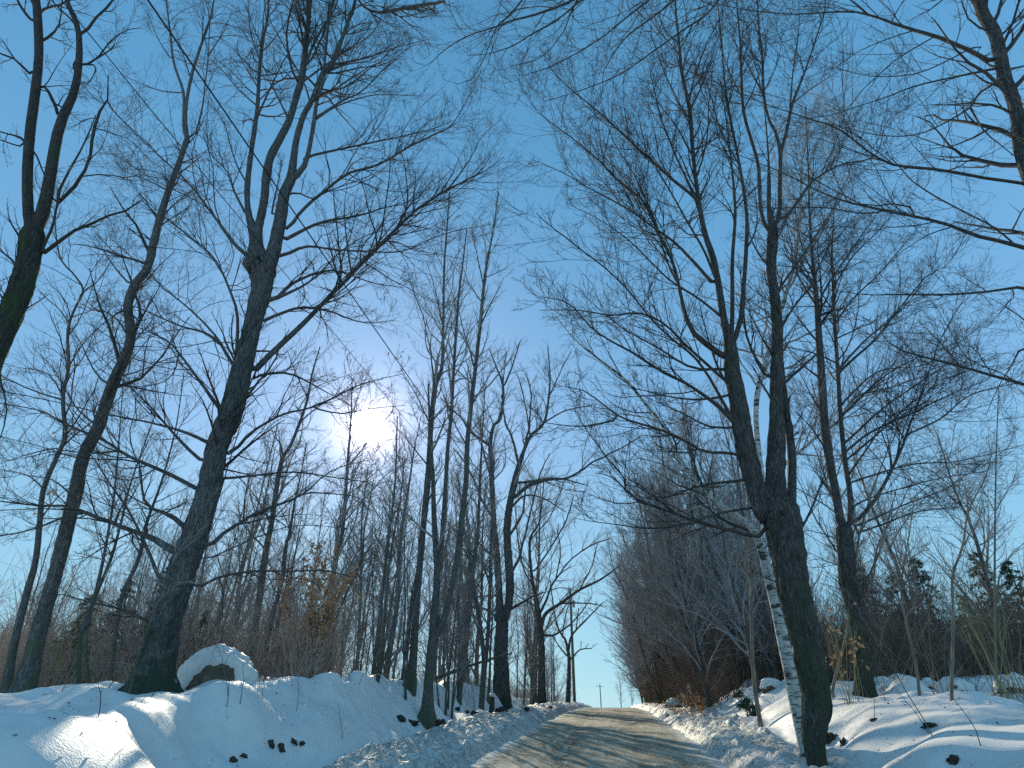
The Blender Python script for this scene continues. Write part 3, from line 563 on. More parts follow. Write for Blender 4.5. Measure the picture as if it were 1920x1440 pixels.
# ------------------------------------------------------------------ generic bare trees (prototypes, then copies)
def proto_tree(name, height, r0, seed, twig_m, bark_m, lean=.04, nbr=18, asc=.6, k2=7, k3=5, rmin=.005, t0=.25, brlen=.3, stems=1):
    g = np.random.default_rng(seed)
    base = []
    for s in range(stems):
        a = g.uniform(0, 6.28); n = 16; t = np.linspace(0,1,n)
        hgt = height*g.uniform(.8,1) if s else height
        P = np.zeros((n,3)); sp = (lean+.10*(s > 0))*hgt
        P[:,0] = np.cos(a)*(sp*t + .02*hgt*fbm(t*3+g.random()*9, t*0+seed, 1, 3)); P[:,1] = np.sin(a)*(sp*t+.02*hgt*fbm(t*3+5+g.random()*9, t*0+seed, 2, 3)); P[:,2] = t*hgt-.4
        P[:,0] += .012*hgt*fbm(t*4, t*0+s*3.3+seed, 6, 2)
        rr = r0*(1-.88*t)*(1+.6*np.exp(-t*height/.3)); 
        if s: rr = rr*.7
        base.append((P, rr))
    root = bpy.data.objects.new(name, None)
    V, Fq = join([tubes(P[None], rr[None], 8, rough=.05) for P, rr in base])
    parts = [('trunk', V, Fq, bark_m)]
    P = np.stack([b[0] for b in base]); rr = np.stack([b[1] for b in base])
    a1, r1 = spawn(P, rr, nbr, t0, .98, brlen, asc, .10, N=8, rr=.5, lmax=height*.4, lmin=.4, rmin=rmin*1.6, g=g, wob=.12)
    a2, r2 = spawn(a1, r1, k2, .15, 1, .45, .6, .08, N=5, rmin=rmin*1.1, g=g, lmax=height*.15, lmin=.25)
    T = [tubes(a1, r1, 5), tubes(a2, r2, 3)]
    if k3:
        a3, r3 = spawn(a2, r2, k3, .15, 1, .5, .55, .08, N=4, rmin=rmin*.8, g=g, lmax=height*.07, lmin=.15); T.append(tubes(a3, r3, 3))
    V, Fq = join(T); parts.append(('crown', V, Fq, twig_m))
    ms = []
    for nm, V, Fq, m in parts:
        o = mk(nm, V, Fq, m); ms.append((nm, o.data)); bpy.data.objects.remove(o)
    return ms
def place(ms, name, x, y, label, cat, group, rz=0, sc=1, dz=0):
    r = empty(name, (x, y, g1(x, y)+dz), label, cat, group, rz, sc)
    for nm, me in ms:
        o = bpy.data.objects.new(nm, me); COL.objects.link(o); o.parent = r
    return r
PR_T = [proto_tree('p', 12, .13, 100+i, M_TWIGG if i % 3 else M_TWIG, M_SMOOTH, nbr=30, asc=.6, k2=9, k3=7, rmin=.008, t0=.08, brlen=.34, stems=1+(i % 2)) for i in range(5)]
PR_L = [proto_tree('p', 8, .055, 200+i, M_TWIG, M_SMOOTH, nbr=16, asc=.45, k2=6, k3=4, rmin=.005, t0=.2, brlen=.28, stems=1+(i % 2), lean=.08) for i in range(5)]
PR_F = [proto_tree('p', 11, .16, 300+i, M_TWIG, M_SMOOTH, nbr=20, asc=.6, k2=7, k3=4, rmin=.012, t0=.25, brlen=.33) for i in range(2)]
g = np.random.default_rng(77)
# the hedge-like wood on the right of the road
n_ = 0
for i in range(54):
    Y = 22 + 52*g.random()**1.05; s = 3.9+4.2*g.random()**1.6 - (.5 if Y > 40 else 0)
    h = np.interp(Y, [20, 30, 45, 60, 75], [.95, 1.05, 1.1, 1.02, .7])*g.uniform(.72, 1.12)
    t_ = place(PR_T[i % 5], 'bare_tree', xc(Y)+s, Y, 'bare grey tree in the dense roadside wood right of the road', 'tree', 'bare trees massed along the right side of the road', g.uniform(0, 6.28), h)
for o_ in [o_ for o_ in COL.objects if o_.get('group') == 'bare trees massed along the right side of the road']:
    x_, y_ = o_.location[:2]; s_ = x_-float(xc(y_)); o_.rotation_mode = 'ZYX'; o_.rotation_euler = (g.uniform(-.04, .04), -max(0, .22-.05*(s_-3.9))*g.uniform(.3, 1.0), o_.rotation_euler[2])
for i in range(16):
    Y = g.uniform(34, 62); s = 8+g.uniform(0, 12)
    place(PR_T[(i*3) % 5], 'bare_tree', xc(Y)+s, Y, 'bare tree deep in the wood behind the right roadside row', 'tree', 'bare trees deeper in the wood on the right', g.uniform(0, 6.28), g.uniform(.7, 1.0))
# slim trees behind the left bank
for i in range(84):
    Y = g.uniform(18, 50); px = g.uniform(0, 1010); x = (px-960)/1255*Y
    if x - xc(Y) > -4.8: x = xc(Y)-4.8-g.uniform(0, 1.5)
    place(PR_L[i % 5], 'bare_sapling', x, Y, 'slim bare tree in the scrub behind the left snow bank', 'tree', 'slim bare trees scattered behind the left snow bank', g.uniform(0, 6.28), g.uniform(.65, .95) if Y < 27 else g.uniform(.8, 1.4), dz=0)
for i in range(18):
    Y = g.uniform(34, 62); px = 20+i*53+g.uniform(-25, 25); x = min((px-960)/1230*Y, xc(Y)-5.5)
    place(PR_T[(i*2+1) % 5], 'bare_tree', x, Y, 'twiggy grey tree in the wood far behind the left snow bank', 'tree', 'twiggy grey trees far behind the left snow bank', g.uniform(0, 6.28), g.uniform(.75, 1.05))
for (px, Y, sc, lb) in [(612, 27, 1.25, 'fine twigged tree left of the sun, behind the slender forked tree'), (722, 30, 1.2, 'fine twigged tree directly below the sun'), (415, 30, 1.05, 'fine twigged tree seen just right of the big maple trunk'), (870, 36, 1.3, 'fine twigged tree behind the three stemmed tree'), (1000, 44, 1.35, 'fine twigged tree behind the double trunked maple'),
      (1640, 30, 1.35, 'fine twigged tall tree behind the twin stemmed tree'), (1750, 34, 1.25, 'fine twigged tall tree behind the conifers, left one'), (1905, 32, 1.2, 'fine twigged tall tree behind the conifers at the right edge')]:
    x = (px-960)/1240*Y; place(PR_T[int(px) % 5], 'fine_twigged_tree', x, Y, lb, 'tree', None, px, sc)
for i in range(12):
    Y = 40+i*3.1+g.uniform(-1, 1); s = -(4.3+g.uniform(0, 3))
    place(PR_T[(i+2) % 5] if i % 2 else PR_L[i % 5], 'bare_tree', xc(Y)+s, Y, 'bare tree lining the far left side of the road near the crest', 'tree', 'bare trees along the left roadside near the crest', g.uniform(0, 6.28), np.interp(Y, [40, 75], [.62, .4])*g.uniform(.9, 1.15)*(1 if i % 2 else 1.3))
for i, (px, Y, sc, lb) in enumerate([(1166, 125, .62, 'bushy bare tree beyond the crest of the road, left of its twin'), (1186, 132, .5, 'small bare tree beyond the crest of the road, nearest the right hand wood')]):
    x = (px-960)/1275*Y; place(PR_F[i], 'distant_tree', x, Y, lb, 'tree', None, i*2., sc)

# scrub / thicket masses nobody could count
def scrub(name, label, n, xf, yf, hf, mat, r, seed, bend=.3, lab_cat='brush', tilt=.45):
    g = np.random.default_rng(seed)
    x, y = xf(g, n), yf(g, n)
    if callable(x): x = x(y)
    z = ground(x, y)
    D = norm(np.stack([g.normal(size=n)*tilt, g.normal(size=n)*tilt, np.ones(n)], 1)); L = hf(g, n)
    N = 6; Q = np.empty((n, N, 3)); Q[:,0] = np.stack([x, y, z-.1], 1); b = g.normal(size=(n,3))*bend
    for s in range(1, N):
        D = norm(D+b*.4+g.normal(size=(n,3))*.12); Q[:,s] = Q[:,s-1]+D*(L/(N-1))[:,None]
    rr = (r*(.6+g.random(n)))[:,None]*np.linspace(1, .35, N)[None]
    a2, r2 = spawn(Q, rr, 5, .25, 1, .42, .8, .03, N=4, rmin=r*.45, g=g, lmax=1.6, lmin=.2)
    V, Fq = join([tubes(Q, rr, 3), tubes(a2, r2, 3)])
    o = mk(name, V, Fq, mat); o['kind'] = 'stuff'; o['label'] = label; o['category'] = lab_cat
    return o
scrub('brush', 'tangled brown brush behind the left snow bank', 5600,
      lambda g, n: (lambda y: -(y*g.uniform(.2, 1.0, n))-1.5), lambda g, n: g.uniform(15, 36, n), lambda g, n: g.uniform(.8, 4.0, n), M_BRUSH, .009, 1)
scrub('brush', 'low grey brush lining the left side of the road towards the crest', 1500,
      lambda g, n: (lambda y: xc(y)-5.0-g.uniform(0, 6, n)), lambda g, n: g.uniform(26, 85, n), lambda g, n: g.uniform(.5, 2.0, n), M_TWIG, .011, 2)
scrub('brush', 'dark tangled brush behind the snowy stones on the right', 7500,
      lambda g, n: (lambda y: xc(y)+g.uniform(6.5, 24, n)), lambda g, n: g.uniform(19, 34, n), lambda g, n: g.uniform(1.0, 4.2, n), M_BRUSHD, .009, 3)
scrub('undergrowth', 'dense brown undergrowth at the foot of the roadside wood on the right', 6500,
      lambda g, n: (lambda y: xc(y)+3.7+g.uniform(0, 1, n)**1.2*5.5), lambda g, n: 24+46*g.uniform(0, 1, n), lambda g, n: g.uniform(.5, 3.6, n), M_BRUSHD, .010, 4, tilt=.35)

# ------------------------------------------------------------------ conifers
def conifer(height, seed, lo=.08, width=.24):
    g = np.random.default_rng(seed)
    n = 14; t = np.linspace(0,1,n); P = np.stack([t*0, t*0, t*height-.3], 1)[None]; rr = (.02*height*(1-.93*t))[None]
    tr = tubes(P, rr, 8)
    nb = int(height*13); tt = g.uniform(lo, .99, nb); L = width*height*(1-tt)**.8*g.uniform(.7, 1.15, nb)+.12; a = g.uniform(0, 6.28, nb)
    N = 6; Q = np.zeros((nb, N, 3)); s = np.linspace(0, 1, N)
    for k in range(N):
        Q[:,k,0] = np.cos(a)*L*s[k]; Q[:,k,1] = np.sin(a)*L*s[k]; Q[:,k,2] = tt*height-.3 + L*(.25*s[k]-.38*s[k]**2)
    rb = (.004+L*.008)[:,None]*np.linspace(1,.3,N)[None]
    br = tubes(Q, rb, 3)
    # needle sprays: thin blades along side twigs
    a2, r2 = spawn(Q, rb, 9, .12, 1, .32, .8, -.02, N=3, rmin=.003, g=g, lmax=.6, lmin=.1)
    m = len(a2); k = 16; f = g.random((m, k)); seg = a2[:,0][:,None]*(1-f[...,None])+a2[:,2][:,None]*f[...,None]
    T = norm(a2[:,2]-a2[:,0])[:,None]; rv = norm(g.normal(size=(m,k,3))); d = norm(T*.6+rv); ln = g.uniform(.06,.13,(m,k,1))*(1+.05*height/3)
    sd = norm(np.cross(d, T+.01))*.009*(1+height/8)
    V = np.stack([seg-sd, seg+sd, seg+d*ln+sd*.3, seg+d*ln-sd*.3], 2).reshape(-1,3); Fq = np.arange(len(V)).reshape(-1,4)
    out = []
    for nm, (v, f_), mt in (('trunk', tr, M_SMOOTH), ('boughs', br, M_TWIGD), ('foliage', (V, Fq), M_NEEDLE)):
        o = mk(nm, v, f_, mt, smooth=False); out.append((nm, o.data)); bpy.data.objects.remove(o)
    return out
CF = [conifer(7.5, 1), conifer(6.5, 2, width=.3)]; CS = conifer(1.1, 3, lo=.02, width=.4)
for i, (px, Y, sc, lb) in enumerate([(1660, 33, .85, 'dark conifer behind the twin stemmed tree, leftmost of the conifers on the right'), (1720, 36, .98, 'dark conifer second from the left in the group on the right'),
      (1775, 34, .92, 'dark conifer in the middle of the group on the right'), (1840, 37, .8, 'dark conifer right of the middle one behind the brambles'), (1900, 33, .95, 'dark conifer at the right edge behind the yellow stems'), (1960, 30, .9, 'dark conifer cut off by the right edge')]):
    x = (px-960)/1230*Y; place(CF[i % 2], 'conifer', x, Y, lb, 'tree', 'dark conifers behind the brush on the right', i*1.3, sc)
for (px, Y, sc, lb) in [(265, 18, .48, 'low green conifer seen just left of the big maple trunk'), (120, 17.5, .42, 'low green conifer behind the base of the slim forked tree'), (190, 19, .5, 'low green conifer between the saplings on the left'), (360, 18.5, .36, 'low green conifer behind the boulder')]:
    x = (px-960)/1250*Y; place(CF[0 if px % 2 else 1], 'conifer', x, Y, lb, 'tree', None, px, sc)
for (px, Y, sc, lb) in [(1245, 44, .8, 'green conifer half hidden inside the roadside wood'), (1490, 27, .55, 'small dark conifer behind the white birch'), (250, 34, .75, 'green conifer behind the saplings left of the big maple'), (130, 38, .8, 'green conifer behind the slim forked tree on the left')]:
    x = (px-960)/1250*Y; place(CF[0], 'conifer', x, Y, lb, 'tree', None, px, sc)
x, y = (1393-960)/1255*19.5, 19.5; place(CS, 'small_spruce', x, y, 'little green spruce in the snow at the right roadside', 'tree', None, .4, 1)

# ------------------------------------------------------------------ shrubs of upright stems
def shrub(name, px, Y, n, h, label, mat, seed, r=.006, spread=.35, leaf=0, group=None, tw=4, lm=M_LEAF):
    g = np.random.default_rng(seed); x = (px-960)/1258*Y; z = g1(x, Y); loc = (x, Y, z)
    root = empty(name, loc, label, 'shrub', group)
    D = norm(np.stack([g.normal(size=n)*spread, g.normal(size=n)*spread, np.ones(n)], 1)); N = 7
    L = h*g.uniform(.55, 1.1, n); Q = np.empty((n,N,3)); Q[:,0] = np.array(loc)+np.stack([g.normal(size=n)*.12, g.normal(size=n)*.12, np.full(n,-.1)],1)
    for s in range(1, N):
        D = norm(D+g.normal(size=(n,3))*.09+np.array([0,0,.02])); Q[:,s] = Q[:,s-1]+D*(L/(N-1))[:,None]
    rr = (r*g.uniform(.7,1.4,n))[:,None]*np.linspace(1,.3,N)[None]
    V, Fq = tubes(Q, rr, 5); mk('stems', V, Fq, mat, root, loc=loc)
    a2, r2 = spawn(Q, rr, tw, .3, 1, .3, .6, .05, N=5, rmin=.0028, g=g, lmax=1.2); a3, r3 = spawn(a2, r2, 3, .2, 1, .45, .6, .05, N=4, rmin=.0022, g=g)
    V, Fq = join([tubes(a2, r2, 3), tubes(a3, r3, 3)]); mk('twigs', V, Fq, mat, root, loc=loc)
    if leaf:
        P = np.concatenate([a2.reshape(-1,3), a3.reshape(-1,3)]); P = P[g.integers(0, len(P), leaf)]+g.normal(size=(leaf,3))*.02
        d = norm(g.normal(size=(leaf,3))+np.array([0,0,-.8])); sd = norm(np.cross(d, g.normal(size=(leaf,3))))
        l = g.uniform(.07,.14,(leaf,1)); w = l*.3
        V = np.stack([P, P+d*l*.5+sd*w, P+d*l, P+d*l*.5-sd*w], 1).reshape(-1,3)
        mk('leaves', V, np.arange(len(V)).reshape(-1,4), lm, root, smooth=False, loc=loc)
    return root
shrub('leafy_shrub', 575, 17, 12, 3.2, 'young beech shrub still holding tan dry leaves, right of the boulder', M_STEM, 1, r=.012, leaf=1900, tw=8)
shrub('leafy_shrub', 548, 19, 8, 2.0, 'lower beech shrub with a few dry leaves, beside the taller leafy one', M_STEM, 8, r=.010, leaf=350, tw=8)
shrub('leafy_shrub', 1290, 24, 7, .9, 'small shrub with orange dry leaves at the right roadside', M_YSTEM, 2, leaf=260, tw=6)
shrub('stem_clump', 1888, 12.5, 22, 2.9, 'clump of upright yellowish stems near the right edge', M_YSTEM, 3, spread=.14, r=.008)
shrub('stem_clump', 1592, 14, 16, 2.2, 'clump of yellowish stems at the foot of the twin stemmed tree', M_YSTEM, 4, spread=.12, leaf=60)
shrub('bramble', 1700, 15, 12, 2.4, 'arching bare bramble right of the twin stemmed tree', M_STEM, 5, spread=.5)
shrub('bramble', 1760, 13, 10, 2.6, 'bare branching shrub behind the stones on the right', M_STEM, 6, spread=.35)
shrub('bramble', 1640, 17, 12, 2.6, 'grey bramble tangle between the twin stemmed tree and the conifers', M_STEM, 7, spread=.5)
shrub('bramble', 1825, 16, 14, 2.8, 'tall bramble tangle in front of the conifers on the far right', M_STEM, 9, spread=.45)
shrub('bramble', 1925, 9.5, 12, 1.3, 'low bramble with drooping stems cut by the right edge', M_STEM, 10, spread=.7)
shrub('bramble', 200, 13, 10, 2.2, 'thin bare shrub on the left bank beneath the saplings', M_STEM, 11, spread=.3)
shrub('bramble', 90, 13, 12, 2.4, 'thin bare shrub beside the foot of the slim forked tree', M_YSTEM, 12, spread=.25)
shrub('bramble', 400, 16, 10, 2.2, 'thin bare shrub rising behind the boulder', M_STEM, 13, spread=.35)
shrub('bramble', 660, 17, 14, 2.4, 'bare shrub on the bank left of the slender trees', M_TWIG, 14, spread=.3)
shrub('bramble', 740, 20, 14, 2.6, 'bare shrub just left of the tall slender tree', M_TWIG, 15, spread=.25)
shrub('bramble', 985, 31, 16, 2.8, 'twiggy shrub at the right foot of the double trunked maple', M_TWIG, 16, spread=.35)
# weed stalks poking through the snow
WD = [(425, 1325, 'short bare stalk in front of the boulder, left one of two'), (450, 1322, 'short bare stalk in front of the boulder, right one of two'), (640, 1385, 'single curved stalk standing in the snow below the bank crest'),
      (1640, 1350, 'thin stalk in the snow right of the massive maple'), (1840, 1400, 'small dry weed in the sunlit snow at lower right'), (1740, 1370, 'bent twig lying out of the snow near the dark hole'), (555, 1335, 'thin stalk on the bank crest below the slender trees'), (185, 1345, 'dark weed stems poking out of the shaded bank at lower left')]
def hit(px, py, y0=5, y1=80):
    ys = np.linspace(y0, y1, 1500); d = ray(px, py); X = d[0]/d[1]*ys; Z = CZ+d[2]/d[1]*ys; gz = ground(X, ys); w = np.where(Z <= gz)[0]
    j = w[0] if len(w) else len(ys)-1
    return X[j], ys[j]
for i, (px, py, lb) in enumerate(WD):
    g = np.random.default_rng(900+i); x, y = hit(px, py); z = g1(x, y); root = empty('weed_stalk', (x, y, z), lb, 'weed')
    n = 1; Q = np.empty((n, 7, 3)); D = norm(g.normal(size=(n,3))*.25+np.array([0,0,1.])); Q[:,0] = (x, y, z-.05)
    for s in range(1, 7): D = norm(D+g.normal(size=(n,3))*.15); Q[:,s] = Q[:,s-1]+D*.11*g.uniform(.8, 1.2)
    rr = np.full((n,1), .006)*np.linspace(1,.4,7)[None]
    a2, r2 = spawn(Q, rr, 4, .3, 1, .35, .8, 0, N=4, rmin=.0025, g=g); V, Fq = join([tubes(Q, rr, 5), tubes(a2, r2, 3)]); mk('stem', V, Fq, M_TWIGD, root, loc=(x,y,z))

ms_ = []
for k in range(4):
    g = np.random.default_rng(950+k); Q = np.empty((1, 8, 3)); D = norm(g.normal(size=(1,3))*.22+np.array([0,0,1.])); Q[:,0] = (0, 0, -.1)
    for s_ in range(1, 8): D = norm(D+g.normal(size=(1,3))*.1); Q[:,s_] = Q[:,s_-1]+D*.14*(1+k*.35)
    rr = np.full((1,1), .007)*np.linspace(1,.3,8)[None]; a2, r2 = spawn(Q, rr, 6, .25, 1, .4, .7, .05, N=5, rmin=.0028, g=g); V, Fq = join([tubes(Q, rr, 5), tubes(a2, r2, 3)])
    o = mk('twiggy_stem', V, Fq, M_STEM if k % 2 else M_TWIGD); ms_.append(o.data); bpy.data.objects.remove(o)
g = np.random.default_rng(12)
for i in range(44):
    if i < 30: Y = g.uniform(9, 26); x = xc(Y)-g.uniform(5.2, 7.4)
    else: Y = g.uniform(8.5, 22); x = xc(Y)+g.uniform(4.6, 9)
    o = bpy.data.objects.new('twiggy_stem', ms_[i % 4]); COL.objects.link(o); o.location = (x, Y, g1(x, Y)); o.rotation_euler = (0, 0, g.uniform(0, 6.28)); q = g.uniform(.5, 1.2); o.scale = (q, q, q)
    tag(o, 'thin twiggy stem poking out of the '+('left snow bank crest' if i < 30 else 'snow right of the road'), 'sapling', 'thin twiggy stems poking out of the '+('left bank' if i < 30 else 'right bank'))

# ------------------------------------------------------------------ stones
def blob(rad, seed, rough=.25, sub=4, cut=None):
    import bmesh
    bm = bmesh.new(); bmesh.ops.create_icosphere(bm, subdivisions=sub, radius=1)
    V = np.array([v.co[:] for v in bm.verts]); Fq = np.array([[v.index for v in f.verts] for f in bm.faces]); bm.free()
    n1 = fbm(V[:,0]*1.3+seed*3.1, V[:,1]*1.3+V[:,2]*1.7, seed, 4); n2 = np.abs(fbm(V[:,0]*2.9+V[:,2]*2, V[:,1]*2.7-V[:,2], seed+9, 3))
    V = V*(1+rough*n1-rough*.6*n2)[:,None]*np.array(rad)
    return V, Fq
def stone(px, py, rad, label, seed, snow=None, rough=.3, tilt=0, win=0, mat=None, Y=None, up=.2, group=None, name='stone'):
    if Y is None: x, y = hit(px, py)
    else: y = Y; x = (px-960)/ray(px, py)[1]*Y
    z = g1(x, y); root = empty(name, (x, y, z), label, 'rock', group)
    V, Fq = blob(rad, seed, rough); V = V+np.array([0,0,rad[2]*up]); mk('rock', V, Fq, mat or M_STONE, root)
    if snow is not None:
        W, Fs = blob(rad, seed, rough*.7, sub=5); th = W[:,2]/rad[2]; tx = W[:,0]/rad[0]
        ty = W[:,1]/rad[1]; lim = snow+win*np.exp(-((tx-.10)/.78)**4)*ss(-.05,.4,-ty)+tilt*tx+.22*fbm(tx*2.2, W[:,1]/rad[1]*2.6, 3+seed, 3)
        up_ = ss(lim-.04, lim+.10, th)
        W = W*(.86+.21*up_)[:,None]; W[:,2] += rad[2]*(.10+.06*np.clip(th,0,1))*up_+rad[2]*up
        mk('snow_cap', W, Fs, M_SNOW, root)
    return root
stone(404, 1300, (.68,.6,.54), 'big rounded boulder under a thick snow cap on the left bank', 3, snow=-.75, Y=13.0, up=.10, name='boulder', rough=.30, tilt=.16, win=1.12)
ST = [(435,1425,.10,'dark stone showing through the snow, lowest on the left bank'),(455,1420,.07,'small dark stone beside the lowest one on the left bank'),(505,1398,.08,'leftmost dark stone in the short row on the left bank face'),
 (525,1405,.09,'second dark stone in the short row on the left bank face'),(548,1395,.08,'third dark stone in the short row on the left bank face'),(562,1400,.07,'last dark stone in the short row on the left bank face'),
 (750,1348,.16,'dark upright stone left of the tree with exposed roots'),(775,1355,.13,'dark stone at the left foot of the tree with exposed roots'),(826,1360,.16,'dark stone at the right foot of the tree with exposed roots'),
 (858,1330,.18,'dark stone in the bank right of the tree with exposed roots'),(874,1335,.16,'dark stone half buried in the middle of the left bank'),(888,1338,.15,'dark stone below the bank crest, left of the brown one'),(940,1335,.24,'brown stone with a snow topped ledge below the double trunked maple'),
 (988,1333,.15,'small dark stone in the bank beyond the brown stone'),(1030,1328,.16,'farthest dark stone in the left bank'),
 (1560,1385,.2,'dark hollow stone right of the massive maple foot'),(1582,1395,.1,'small dark stone near the foot of the massive maple'),(1640,1348,.08,'small dark stone in the sunlit snow right of the massive maple'),
 (1745,1362,.16,'flat dark stone in a melted hollow on the right'),(1790,1428,.14,'dark stone at the bottom right of the snow'),(1415,1340,.2,'dark stone on the right bank below the little spruce')]
for i, (px, py, r_, lb) in enumerate(ST):
    x, y = hit(px, py); HOLES.append((x, y, r_*1.5, r_*.45)); r_ *= .72 if px > 1700 else 1
    stone(px, py, (r_*(.6+.6*((i*37)%10)/10), r_*.7, r_*(.45+.6*((i*53)%10)/10)*(.55 if px > 1600 else 1)), lb, 30+i, up=-.32, rough=.95, mat=M_DSTONE)
for i, (px, Y, r_, lb) in enumerate([(1700, 17, .42, 'snow topped stone with a dark left face, tallest of the stones on the right'), (1680, 16, .35, 'rounded snow covered stone left of the tallest one on the right'), (1660, 17.5, .3, 'snow covered stone nearest the twin stemmed tree'),
     (1745, 17, .36, 'snow covered stone between the bramble stems on the right'), (1800, 16, .5, 'broad snow covered stone right of the bramble stems'), (1840, 17.5, .45, 'snow covered stone behind the broad one on the far right'), (1905, 13, .4, 'snow covered stone at the right edge'),
     (1450, 20, .35, 'snow covered stone behind the white birch'), (1262, 33, .5, 'grey slab leaning out of the snow at the right roadside')]):
    stone(px, 1310, (r_*.85, r_*.7, r_*.62), lb, 60+i, snow=-.35, Y=Y, up=.12, rough=.55, win=.5)

for (tx_, ty_, tr_) in TRACK:
    if ty_ < 24: HOLES.append((tx_, ty_, tr_*1.3+.22, .10))
HOLES.append((5.0, 10.25, .38, .22))

g = np.random.default_rng(31); n = 3200; y = g.uniform(6, 34, n); sdn = np.where(g.random(n) < .5, -1, 1); x = xc(y)+sdn*(2.3+g.uniform(0, 1, n)**.7*7)
z = ground(x, y)+.006; c = np.stack([x, y, z], 1); d = g.normal(size=(n,3))*np.array([1,1,.25]); d = norm(d); sdv = norm(np.cross(d, np.array([0,0,1.])+g.normal(size=(n,3))*.3)); tw = g.random((n,1)) < .55
l = np.where(tw, g.uniform(.06,.3,(n,1)), g.uniform(.02,.05,(n,1))); w = np.where(tw, .004, l*.5)
V = np.stack([c-d*l*.5, c+sdv*w, c+d*l*.5+np.array([0,0,.004]), c-sdv*w], 1).reshape(-1,3); o = mk('litter', V, np.arange(len(V)).reshape(-1,4), plain('litter', (.06,.04,.025), (.22,.13,.06), 3), smooth=False); o['kind'] = 'stuff'; o['label'] = 'bits of bark, twigs and leaves scattered over the snow'; o['category'] = 'litter'

# fallen bough and stump on the left
P = np.array([at(817,1272,24)[0], at(862,1255,25)[0], at(919,1236,26)[0], at(960,1225,26.5)[0]]); Q = smooth_path(np.c_[P, [.07,.06,.045,.03]], 16); P0 = Q[0,:3]
fr = empty('fallen_bough', P0, 'dead bough leaning low between the slender trees and the double trunked maple', 'branch')
V, Fq = tubes(Q[None,:,:3], Q[None,:,3], 8, rough=.1, cap=True); mk('stem', V, Fq, M_SMOOTH, fr, loc=P0)
a, r_ = spawn(Q[None,:,:3], Q[None,:,3], 9, .2, 1, .3, .8, .1, g=rng); V, Fq = tubes(a, r_, 4); mk('twigs', V, Fq, M_TWIG, fr, loc=P0)
x, y = (922-960)/1250*26, 26.; z = g1(x, y); st = empty('stump', (x, y, z), 'snow capped stump at the left foot of the double trunked maple', 'stump')
V, Fq = tubes(np.array([[[0,0,-.2],[0,0,.1],[.02,0,.4],[.03,0,.75]]]), np.array([[.18,.13,.10,.09]]), 12, rough=.15, cap=True); mk('wood', V, Fq, M_OLD, st)
V, Fq = blob((.13,.13,.08), 5, rough=.15, sub=3); mk('snow_cap', V+np.array([.03,0,.82]), Fq, M_SNOW, st)

# ------------------------------------------------------------------ poles and cables
def pole(px, Y, h, label, far=False):
    x = (px-960)/1265*Y; z = g1(x, Y); r = empty('utility_pole', (x, Y, z), label, 'pole')
    tp = np.linspace(-.5, h, 8); V, Fq = tubes(np.stack([tp*.006, tp*0, tp], 1)[None], np.linspace(.15,.11,8)[None], 12, cap=True); mk('post', V, Fq, M_WOOD, r)
    V, Fq = tubes(np.array([[[-.9,0,h-.6],[0,-.12,h-.58],[.9,0,h-.6]]]) if far else np.array([[[0,-.12,h-1.5],[.12,-.2,h-1.5],[.3,-.2,h-1.5]]]), np.full((1,3), .05), 6, cap=True); mk('crossarm' if far else 'bracket', V, Fq, M_WOOD if far else M_METAL, r)
    if far:
        for q in (-.8, .8):
            V, Fq = tubes(np.array([[[q,0,h-.56],[q,0,h-.45],[q,0,h-.38]]]), np.array([[.05,.06,.03]]), 8, cap=True); mk('insulator', V, Fq, M_GLASS, r)
    else:
        V, Fq = tubes(np.array([[[.32,-.2,h-1.9],[.32,-.2,h-1.6],[.32,-.2,h-1.3],[.32,-.2,h-1.2]]]), np.array([[.13,.15,.15,.08]]), 12, cap=True); mk('transformer', V, Fq, M_METAL, r)
    return x, Y, z+h
p1 = pole(1077, 63, 10.3, 'wooden utility pole among the trees on the left side of the road')
p2 = pole(1126, 170, 8.4, 'distant utility pole standing against the sky beyond the crest', True)
def cable(A, B, sag, r, label, n=60):
    A, B = np.array(A, float), np.array(B, float); t = np.linspace(0,1,n)[:,None]; P = A*(1-t)+B*t; P[:,2] -= (sag*4*t*(1-t))[:,0]
    V, Fq = tubes(P[None], np.full((1,n), r), 6); o = mk('cable', V, Fq, M_WIRE); tag(o, label, 'cable')
e1 = at(280, 0, 4.3)[0]
B0 = np.array([p1[0], p1[1], p1[2]-.4]); dirv = e1-B0; A0 = B0+dirv*1.35; 
cable(A0+np.array([0,0,1.0]), B0, 1.0, .013, 'thick black overhead cable running from the top left to the utility pole')
cable(A0+np.array([.3,0,-.9]), B0-np.array([0,0,1.1]), .9, .006, 'thin lower wire beneath the thick overhead cable')

# ------------------------------------------------------------------ ground, road
def grid(us, ys):
    U, Yg = np.meshgrid(us, ys); return U, Yg
def sym(a): return np.r_[-a[::-1], a[1:]]
def cumgrid(segs):
    out = [segs[0][0]]
    for (a, b, st) in segs:
        n = max(1, int(round((b-a)/st))); out += list(np.linspace(a, b, n+1)[1:])
    return np.array(out)
us = cumgrid([(-3000,-600,400),(-600,-150,50),(-150,-40,10),(-40,-16,1.0),(-16,-9,.2),(-9,-2,.07),(-2,2,.4),(2,9,.07),(9,16,.2),(16,40,1.0),(40,150,10),(150,600,50),(600,3000,400)])
ys = cumgrid([(-60,0,3),(0,5,.5),(5,9,.08),(9,22,.075),(22,36,.16),(36,60,.35),(60,100,.8),(100,200,5),(200,600,40),(600,3000,300)])
U, Yg = grid(us, ys); X = U+xc(Yg); near = ss(150, 60, np.abs(U)); Z = ground(X, Yg)
Z = Z + 26*ss(60, 260, -U)*ss(40, 200, Yg)*np.exp(-((Yg-260)/420.)**2) * (1+.25*vn(X*.008, Yg*.008, 3)) + 0*near
